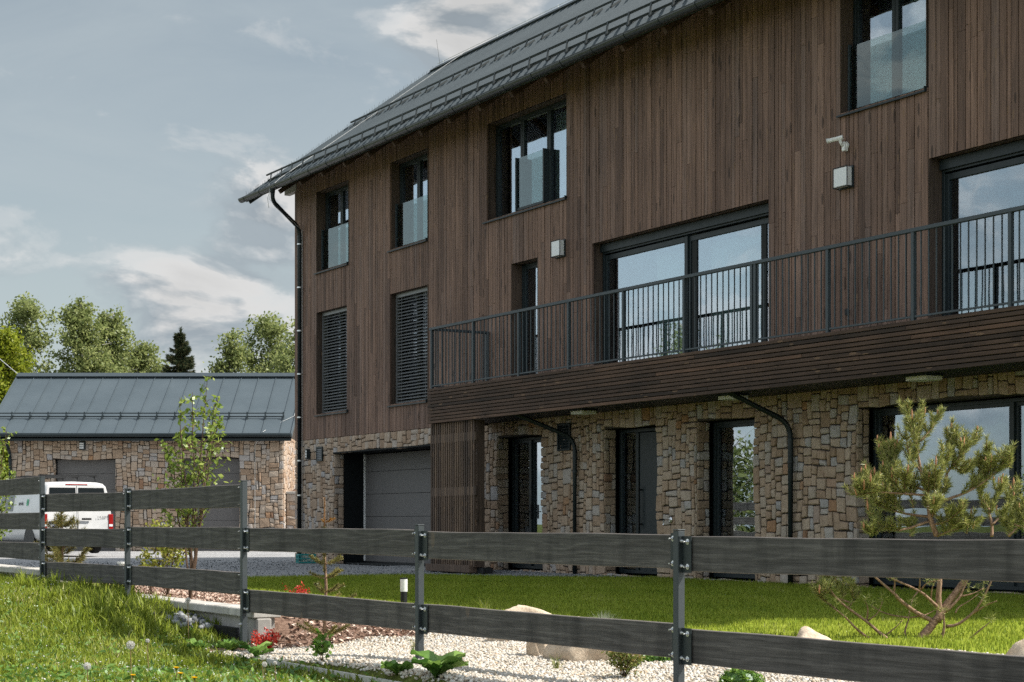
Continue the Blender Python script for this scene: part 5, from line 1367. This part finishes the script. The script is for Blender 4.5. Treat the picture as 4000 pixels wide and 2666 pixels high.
# small conifers behind the fence
def conifer(name,label,base,H,spread,seed,m,top=None,nwh=9,L=.035,per=8,dens=.012,droop=.2,ztop=None):
    rd=random.Random(seed); t=thing(name,label,'tree',base); mb=MB(); P=[];D=[];P2=[];D2=[]
    if ztop: H=ztop-base.z
    mb.tube([(0,0,0),(.02,0,H*.4),(0,.01,H*.75),(.01,0,H)],[.018,.014,.009,.004],7)
    for k in range(nwh):
        f=(k+.3)/nwh; z=H*(.06+.84*f); nb=rd.randint(3,5)
        for j in range(nb):
            az=rd.uniform(0,6.283); ln=spread*(1.05-f)**.8*rd.uniform(.45,1.1)+.03; b=Vector((.01,0,z)); m_=b+Vector((math.cos(az)*ln*.5,math.sin(az)*ln*.5,ln*(.18-droop*.3))); e=b+Vector((math.cos(az)*ln,math.sin(az)*ln,ln*(.55-droop)))
            mb.tube([b,m_,e],[.006,.004,.002],5,cap=False)
            for u in np.arange(.18,1,dens/ln*1.2): q=b.lerp(m_,u*2) if u<.5 else m_.lerp(e,2*u-1); (P2 if (top and z>H*top) else P).append(np.array(q)); (D2 if (top and z>H*top) else D).append(np.array((e-b).normalized()))
    for z in np.arange(H*.5,H,.012): (P2 if (top and z>H*top) else P).append(np.array([.005,0,z])); (D2 if (top and z>H*top) else D).append(np.array([0,0,1.]))
    V,Fc=needles(P,D,L,.0065,per,.85,.6); mb.build('trunk',M['pinebark'],t,smooth=True); np_mesh('needles',V,Fc,M[m],t,tints(len(Fc)))
    if P2: V,Fc=needles(P2,D2,L*.55,.006,per,.8,.7); np_mesh('new_growth',V,Fc,M['orangeneedle'],t,tints(len(Fc)))
conifer('spruce_sapling','thin spruce sapling with an orange leader behind the fence left of centre',at(744,0,q=6.15),1.06,.27,81,'saplingneedle',.80,9,.030,14,.008,.15,1.06)
conifer('young_pine','small brownish pine behind the fence in front of the van',at(140,0,q=6.0),.98,.42,82,'saplingneedle',None,10,.065,16,.009,-.25,1.02)

# ------------------------------------------------------------------ boulders
def sandstone():
    m,nt=newmat('sandstone'); co=coords(nt); n=noise(nt,co,6,7,.65); n2=noise(nt,co,60,4,.7)
    c=ramp(nt,n,[(.28,(.36,.265,.185)),(.5,(.52,.42,.315)),(.72,(.62,.53,.425))]); c=mixc(nt,1.0,c,ramp(nt,n2,[(.3,g3(.8)),(.7,g3(1.15))]),'MULTIPLY')
    surf(nt,c,.9,.12,0,bump(nt,math_(nt,'ADD',n,math_(nt,'MULTIPLY',n2,.4)),.7,.02)); return m
M['sand']=sandstone()
def rock(name,label,px,py,z,w,d,h,seed,rot=0):
    g=np.random.default_rng(seed); t0,q0=G(px,py,z); base=world(t0,q0,zg(t0,q0)); nu,nv=56,30
    nn=unit(g.normal(size=(16,3))+np.array([0,0,.25])); dd=g.uniform(.74,1.0,16); V=[]
    for i in range(nv+1):
        ph=math.pi*i/nv
        for k in range(nu):
            th=2*math.pi*k/nu; u=np.array([math.sin(ph)*math.cos(th),math.sin(ph)*math.sin(th),math.cos(ph)]); dots=nn@u
            r_=1.08
            for a,b in zip(dots,dd):
                if a>.05: r_=min(r_,b/a)
            r_+= .025*math.sin(7*u[0]+5*u[2]+seed)+.018*math.sin(13*u[1]+9*u[0]-4*u[2])
            V.append((u[0]*r_*w/2,u[1]*r_*d/2,u[2]*r_*h))
    F4=[(i*nu+k,(i+1)*nu+k,(i+1)*nu+(k+1)%nu,i*nu+(k+1)%nu) for i in range(nv) for k in range(nu)]
    mb=MB(); mb.add(V,F4); o=mb.build(name,M['sand'],None,smooth=True,loc=base); o.rotation_euler=(0,0,rot); tag(o,label,'rock','sandstone boulders'); return o
rock('boulder','rounded sandstone boulder rising above the lower board at the lawn edge',1218,1462,-.10,.68,.5,.31,91,.3)
rock('boulder','large broken sandstone boulder lying in the white gravel under the board',1372,1520,-.14,.80,.55,.29,94,.2)
rock('boulder','small sandstone wedge leaning left of the large broken boulder',1236,1512,-.14,.17,.22,.23,97,.2)
rock('boulder','pale boulder top beside the lowest left branch of the pine',1872,1512,-.10,.48,.4,.20,99,.8)
rock('boulder','boulder at the right picture edge on the lawn',2372,1545,-.10,.46,.4,.22,102,.1)

# ------------------------------------------------------------------ small things
t=thing('bollard_light','white and black bollard light standing on the lawn edge','garden light',at(928,1391,-.08)); 
b=MB(); b.lathe([(.037,0),(.037,.145)],(0,0,0),18); b.build('base',M['black'],t,smooth=False); b=MB(); b.lathe([(.041,.146),(.041,.285)],(0,0,0),18); b.build('lamp_shade',M['white'],t); b=MB(); b.lathe([(.042,.286),(.042,.300)],(0,0,0),18); b.build('cap',M['black'],t)
t=thing('bollard_light','grey bollard light beside the second fence post from the left','garden light',at(281,0,q=5.98)); b=MB(); b.lathe([(.035,0),(.035,.30)],(0,0,0),16); b.build('base',M['purlin'],t); b=MB(); b.lathe([(.038,.301),(.038,.36),(.06,.365),(.06,.385)],(0,0,0),16); b.build('lamp_shade',M['white'],t)
cr=thing('crate','teal plastic crate standing on the gravel near the house corner','crate',world(tq(703,0,15.75)[0],15.75,-.075),R(20))
b=MB(); cw,cd,ch=.40,.30,.21
for z0,z1 in ((.005,.03),(.095,.115),(ch-.03,ch)):
    b.box(-cw/2,cw/2,-cd/2,-cd/2+.012,z0,z1); b.box(-cw/2,cw/2,cd/2-.012,cd/2,z0,z1); b.box(-cw/2,-cw/2+.012,-cd/2+.012,cd/2-.012,z0,z1); b.box(cw/2-.012,cw/2,-cd/2+.012,cd/2-.012,z0,z1)
for k in range(13):
    x=-cw/2+.006+k*(cw-.012)/12; b.box(x-.006,x+.006,-cd/2+.001,-cd/2+.011,.03,ch-.03); b.box(x-.006,x+.006,cd/2-.011,cd/2-.001,.03,ch-.03)
for k in range(10):
    y=-cd/2+.006+k*(cd-.012)/9; b.box(-cw/2+.001,-cw/2+.011,y-.006,y+.006,.03,ch-.03); b.box(cw/2-.011,cw/2-.001,y-.006,y+.006,.03,ch-.03)
b.box(-cw/2+.012,cw/2-.012,-cd/2+.012,cd/2-.012,.0,.01); b.build('body',M['teal'],cr)

# ------------------------------------------------------------------ ground cover (uncountable)
def scatter(n,t0,t1,q0,q1,test):
    out=[]
    while len(out)<n:
        tt=rng.uniform(t0,t1,n); qq=rng.uniform(q0,q1,n)
        for a,b in zip(tt,qq):
            if test(a,b): out.append((a,b))
            if len(out)>=n: break
    return np.array(out)
def inview(t,q,m=60):
    x=q*N0+t*U0; y=q*N1+t*U1
    if y<2: return False
    px=CX+F*x/y; return -m<px<2353+m
def towpos(S,dz=0): return np.array([(q*N0+t*U0,q*N1+t*U1,zg(t,q)+dz) for t,q in S])
S=scatter(120000,-29,-6,8,16.2,lambda t,q: inview(t,q) and inpoly(LAWN,t,q)); Pn=towpos(S)
patch=.5+.5*np.sin(S[:,0]*1.3+np.sin(S[:,1]*2.1))*np.sin(S[:,1]*1.7+1)
V,Fc,T=blades(Pn,rng.uniform(.022,.048,len(Pn)),.0055,.022,None,np.clip(rng.uniform(0,1,len(Pn))*.62+.30*patch+.12*np.sin(S[:,0]*5.1+S[:,1]*2.3)*np.sin(S[:,1]*6.3),0,1)); tag(np_mesh('lawn_grass',V,Fc,M['lawnblade'],None,T),'short dense green lawn between the house and the gravel bed','lawn',kind='stuff')
def mtest(t,q):
    if not inview(t,q) or q>=qedge(t)-.02: return False
    y=q*N1+t*U1; z=zout(t,q); return HY+F*(CZ-z)/y < 1640
S=scatter(60000,-30,-7,1.5,5.8,mtest); Pn=towpos(S); n=len(S)
clump=np.exp(-((S[:,0]+16.2)/1.1)**2-((S[:,1]-5.15)/.35)**2)+.7*np.exp(-((S[:,0]+15.9)/.5)**2-((S[:,1]-4.8)/.4)**2)+.6*np.exp(-((S[:,0]+19.3)/.6)**2-((S[:,1]-5.0)/.4)**2)+.25*np.clip(np.sin(S[:,0]*3.3+2*np.sin(S[:,1]*2.7))*np.sin(S[:,1]*4.1),0,1)
H=rng.uniform(.035,.105,n)*(1+2.0*np.clip(clump,0,1.1)*rng.uniform(.1,1,n)**1.5); H*=np.where(S[:,0]>-13.2,.62,1)
tr=np.clip(rng.beta(2,2.2,n)*.95+.16*np.sin(S[:,0]*2.3)*np.sin(S[:,1]*3.7),0,1)
# tall tufts: wide arching blades springing from one root
tc_=[]
for _ in range(150):
    u=random.random()
    if u<.42: a,b=random.gauss(-16.3,.9),random.gauss(5.25,.28)
    elif u<.62: a,b=random.gauss(-15.9,.5),random.gauss(4.8,.3)
    elif u<.78: a,b=random.gauss(-19.0,.8),random.gauss(5.0,.3)
    else: a,b=random.uniform(-19,-10),random.uniform(2.5,5.0)
    if mtest(a,b): tc_.append((a,b,random.uniform(.15,.36)*(1 if u<.78 else .6)*(1 if a<-13.6 else .55),random.random()))
tS=[];tH=[];tT=[]
for (a,b,h,cc_) in tc_:
    for _ in range(46): tS.append((a+random.gauss(0,.05),min(b+random.gauss(0,.05),qedge(a)-.02))); tH.append(h*random.uniform(.40,1.0)*(.62 if a>-16.9 else .85)); tT.append(min(1,max(0,.30+.35*cc_+random.gauss(0,.13))))
tS=np.array(tS); tH=np.array(tH); tT=np.array(tT)
S=np.concatenate([S,tS]); Pn=np.concatenate([Pn,towpos(tS)]); H=np.concatenate([H,tH]); tr=np.concatenate([tr,tT]); clump=np.concatenate([clump,np.full(len(tS),.9)]); n=len(S)
V,Fc,T=blades(Pn,H,(.0065+.008*rng.random(n)**2)*(1+.5*np.clip(clump,0,1)),H*rng.uniform(.35,1.2,n),None,tr); tag(np_mesh('meadow_grass',V,Fc,M['grass'],None,T),'unmown sunlit meadow grass on the bank before the fence','grass',kind='stuff')
S=scatter(7500,-26,-7,1.8,5.5,mtest); Pn=towpos(S,.01)+np.stack([0*S[:,0],0*S[:,0],rng.uniform(0,.05,len(S))],1)
V=leafquads(Pn,rng.uniform(.025,.095,len(Pn)),.4,.36); tag(np_mesh('meadow_herbs',V,quadfaces(len(Pn)),M['dockleaf'],None,tints(len(Pn))),'small broad-leaved herbs among the meadow grass','herbs',kind='stuff')
S=scatter(800,-24,-7,1.8,5.3,mtest); Pn=towpos(S,.045)+np.stack([0*S[:,0],0*S[:,0],rng.uniform(0,.05,len(S))],1)
V=leafquads(Pn,rng.uniform(.008,.02,len(Pn)),.8,.8); tag(np_mesh('tiny_flowers',V,quadfaces(len(Pn)),M['clock'],None,tints(len(Pn))),'scattered tiny pale flowers and seed heads in the grass','flowers',kind='stuff')
# pebbles
def pebbles(name,S,size,m,label,flat=.7,lift=0.0,kind='stuff'):
    ico=np.array([(math.cos(a)*math.cos(e),math.sin(a)*math.cos(e),math.sin(e)) for e in (-.55,.55) for a in (np.linspace(0,2*np.pi,6)[:-1]+(.63 if e>0 else 0))]+[(0,0,1),(0,0,-1)])
    F_=[]
    for k in range(5): F_+= [(k,(k+1)%5,5+k),((k+1)%5,5+(k+1)%5,5+k),(5+k,5+(k+1)%5,10),((k+1)%5,k,11)]
    F_=np.array(F_); n=len(S); P_=towpos(S,lift)
    sc=size*rng.uniform(.55,1.35,(n,1))*np.stack([rng.uniform(.8,1.3,n),rng.uniform(.7,1.1,n),flat*rng.uniform(.7,1.2,n)],1)*.5
    az=rng.uniform(0,6.283,n); V=ico[None]*sc[:,None,:]*rng.uniform(.82,1.15,(n,12,1)); c,s=np.cos(az)[:,None],np.sin(az)[:,None]
    tl=rng.normal(size=(n,1))*.35; z=V[:,:,2]+V[:,:,0]*tl
    V=np.stack([V[:,:,0]*c-V[:,:,1]*s,V[:,:,0]*s+V[:,:,1]*c,z],2)+P_[:,None,:]; V[:,:,2]+=sc[:,2:3]*.45
    Fc=(F_[None]+(np.arange(n)*12)[:,None,None]).reshape(-1,3); T=np.repeat(rng.uniform(0,1,(n,3)),20,0)
    o=np_mesh(name,V.reshape(-1,3),Fc,M[m],None,T,True); tag(o,label,'gravel',kind=kind)
def attrmat(name,stops,rough=.8):
    m,nt=newmat(name); t=tint(nt); n=noise(nt,coords(nt),55,4); c=mixc(nt,1.0,ramp(nt,t[0],stops),ramp(nt,n,[(.3,g3(.8)),(.7,g3(1.14))]),'MULTIPLY'); surf(nt,c,rough,.2); return m
M['pebble']=attrmat('white_pebble',[(0,(0.2790,0.2116,0.1440)),(.12,(0.3906,0.3312,0.2520)),(.5,(0.4743,0.4324,0.3735)),(.85,(0.5580,0.5290,0.4815)),(.95,(0.3720,0.3680,0.3600)),(1,(0.4650,0.3312,0.2070))])
M['bark']=attrmat('bark_chip',[(0,(.12,.065,.048)),(.3,(.27,.17,.13)),(.7,(.48,.35,.28)),(1,(.66,.55,.46))],.95)
M['rubble']=attrmat('grey_rubble',[(0,(.05,.055,.06)),(1,(.27,.28,.29))])
S=scatter(52000,-15,-6.5,5.12,9.0,lambda t,q: inview(t,q,20) and q>5.22 and not inpoly(LAWN,t,q) and not inpoly(MULCH,t,q) and HY+F*(CZ-zg(t,q))/(q*N1+t*U1)<1600)
pebbles('white_pebbles',S,.0255,'pebble','white and cream pebbles filling the bed behind the fence')
S=scatter(30000,-27,-12,5.3,9.5,lambda t,q: inview(t,q,20) and q>qedge(t)+.3 and inpoly(MULCH,t,q))
n=len(S); P_=towpos(S,.022); V=leafquads(P_+rng.normal(size=(n,3))*np.array([0,0,.006]),rng.uniform(.03,.075,n),1.1,.36); tag(np_mesh('bark_chips',V,quadfaces(n),M['bark'],None,tints(n)),'brown bark mulch chips covering the planting bed','mulch',kind='stuff')
S=scatter(2600,-40,-20,5.9,16,lambda t,q: inview(t,q,20) and classify(t,q)=='driveway'); pebbles('loose_stones',S,.03,'rubble','loose grey stones on the crushed granite drive',.6)
S=scatter(90,P3t-1.5,P3t-.75,5.35,5.7,lambda t,q: True); pebbles('rubble_heap',S,.06,'rubble','small heap of grey rubble against the concrete wall',.8,.07)
S=scatter(420,-29,-10,13.5,16.1,lambda t,q: inview(t,q,20) and not inpoly(LAWN,t,q)); pebbles('loose_stones',S,.035,'rubble','loose grey stones along the foot of the house wall',.6)

# ------------------------------------------------------------------ sun, sky, camera
sd=Vector((-7.37,.43,-8.48)).normalized()
sun=bpy.data.lights.new('sun','SUN'); sun.energy=3.3; sun.angle=R(.55); sun.color=(1,.945,.86)
so=bpy.data.objects.new('sun',sun); COL.objects.link(so); so.rotation_euler=sd.to_track_quat('-Z','Y').to_euler(); so.location=(30,20,40)
w=bpy.data.worlds.new('World'); scene.world=w; w.use_nodes=True; nt=w.node_tree; nt.nodes.clear()
sky=nt.nodes.new('ShaderNodeTexSky'); sky.sky_type='NISHITA'; sky.sun_disc=False; sky.sun_elevation=R(49); sky.sun_rotation=R(93); sky.air_density=1.0; sky.dust_density=1.6; sky.ozone_density=1.2
skyc=mixc(nt,.52,sky.outputs[0],nd(nt,'ShaderNodeRGBToBW',{0:sky.outputs[0]}))
skyc=mixc(nt,1.0,skyc,(1.0,1.04,.98,1),'MULTIPLY')
tc=nt.nodes.new('ShaderNodeTexCoord'); D0=tc.outputs['Generated']
sep=nt.nodes.new('ShaderNodeSeparateXYZ'); nt.links.new(D0,sep.inputs[0])
el=sep.outputs[2]
cv=nd(nt,'ShaderNodeVectorMath',{0:D0,1:(1.0,1.0,1.9)},operation='MULTIPLY')
def fbm(off,sc=11.5): return noise(nt,nd(nt,'ShaderNodeVectorMath',{0:cv,1:off},operation='ADD'),sc,10,.57,dist=.35)
n1=fbm((0,0,0)); n2=fbm((.011,-.003,.022))
big=noise(nt,cv,2.6,3,.5)
def blob(px,py,rx,amp,asp=1.0):
    dv=Vector(((px-CX)/F,1,(HY-py)/F)).normalized()
    df=nd(nt,'ShaderNodeVectorMath',{0:D0,1:tuple(dv)},operation='SUBTRACT')
    df=nd(nt,'ShaderNodeVectorMath',{0:df,1:(1/rx,1/rx,asp/rx)},operation='MULTIPLY')
    dist=nd(nt,'ShaderNodeVectorMath',{0:df},1,operation='LENGTH')
    return math_(nt,'MULTIPLY',math_(nt,'POWER',2.718,math_(nt,'MULTIPLY',math_(nt,'POWER',dist,2.0),-1.0)),amp)
n1=math_(nt,'MULTIPLY_ADD',math_(nt,'SUBTRACT',n1,.5),1.25,.5)
cov=math_(nt,'MULTIPLY_ADD',big,.34,-.235)
def blobd(v,rx,amp,asp):
    df=nd(nt,'ShaderNodeVectorMath',{0:D0,1:tuple(Vector(v).normalized())},operation='SUBTRACT'); df=nd(nt,'ShaderNodeVectorMath',{0:df,1:(1/rx,1/rx,asp/rx)},operation='MULTIPLY')
    return math_(nt,'MULTIPLY',math_(nt,'POWER',2.718,math_(nt,'MULTIPLY',math_(nt,'POWER',nd(nt,'ShaderNodeVectorMath',{0:df},1,operation='LENGTH'),2.0),-1.0)),amp)
for v,rx,am,asp in (((-.92,.40,.085),.16,.26,3.2),((-.9,.42,.22),.12,-.14,2.0),((-.95,.28,.30),.16,.20,1.6),((-.88,.47,.34),.12,.12,1.5)): cov=math_(nt,'ADD',cov,blobd(v,rx,am,asp))
for bl in ((1040,55,.045,.33,1.3),(1200,-40,.05,.34,1.2),(655,430,.040,.24,1.5),(440,640,.050,.30,2.6),(610,520,.040,.25,1.6),(430,775,.045,.26,1.8),(640,740,.045,.14,1.2),(180,560,.07,.03,3),(150,150,.11,-.15,1),(650,150,.06,-.12,1),(250,380,.07,-.06,1.5)):
    b=blob(*bl); cov=math_(nt,'ADD',cov,b)
dens=math_(nt,'ADD',n1,cov)
mask=ramp(nt,dens,[(.40,g3(.0)),(.52,g3(.30)),(.62,g3(.75)),(.76,g3(1))],'EASE')
lit=math_(nt,'SUBTRACT',n1,n2)
shade=math_(nt,'MULTIPLY_ADD',lit,5.0,.50,clamp=True)
cc=ramp(nt,shade,[(.12,(.128,.147,.163)),(.45,(.182,.196,.206)),(.85,(.272,.272,.270))])
thick=ramp(nt,dens,[(.66,g3(1)),(1.0,g3(.80))])
cc=mixc(nt,1.0,cc,thick,'MULTIPLY')
veil=noise(nt,nd(nt,'ShaderNodeVectorMath',{0:D0,1:(2.5,2.5,7.0)},operation='MULTIPLY'),2.2,6,.6,dist=.6)
hz=math_(nt,'MULTIPLY_ADD',math_(nt,'SUBTRACT',1.0,el,clamp=True),.5,0.0)
vf=math_(nt,'MULTIPLY_ADD',ramp(nt,veil,[(.3,g3(0)),(.75,g3(1))]),.52,math_(nt,'MULTIPLY',math_(nt,'POWER',hz,2.0),.9),clamp=True)
gy=nd(nt,'ShaderNodeMapRange',{0:sep.outputs[1],1:.93,2:.30,3:1.17,4:2.35},interpolation_type='SMOOTHSTEP')
skyc=mixc(nt,1.0,skyc,gy,'MULTIPLY'); cc=mixc(nt,1.0,cc,gy,'MULTIPLY'); vc=mixc(nt,1.0,(.178,.202,.214,1),gy,'MULTIPLY')
b1=nd(nt,'ShaderNodeBackground',{'Color':skyc,'Strength':.05}); bv=nd(nt,'ShaderNodeBackground',{'Color':vc,'Strength':1.0})
b2=nd(nt,'ShaderNodeBackground',{'Color':cc,'Strength':1.0})
base=nd(nt,'ShaderNodeMixShader',{0:vf,1:b1,2:bv})
mx=nd(nt,'ShaderNodeMixShader',{0:mask,1:base,2:b2}); wo=nt.nodes.new('ShaderNodeOutputWorld'); nt.links.new(mx,wo.inputs[0])
cam=bpy.data.cameras.new('camera'); cam.sensor_width=36; cam.lens=F/2353*36; cam.shift_y=(HY-784.2)/2353; cam.clip_start=.1; cam.clip_end=3000
co_=bpy.data.objects.new('camera',cam); COL.objects.link(co_); co_.location=(0,0,CZ); co_.rotation_euler=(R(90),0,0); scene.camera=co_
vs_=scene.view_settings; vs_.view_transform='Standard'; vs_.look='None'; vs_.gamma=1; vs_.exposure=1.25
scene.render.engine='CYCLES'
try: scene.cycles.use_denoising=False
except Exception: pass
scene.cycles.sample_clamp_indirect=4.0; scene.cycles.max_bounces=8; scene.cycles.transparent_max_bounces=12
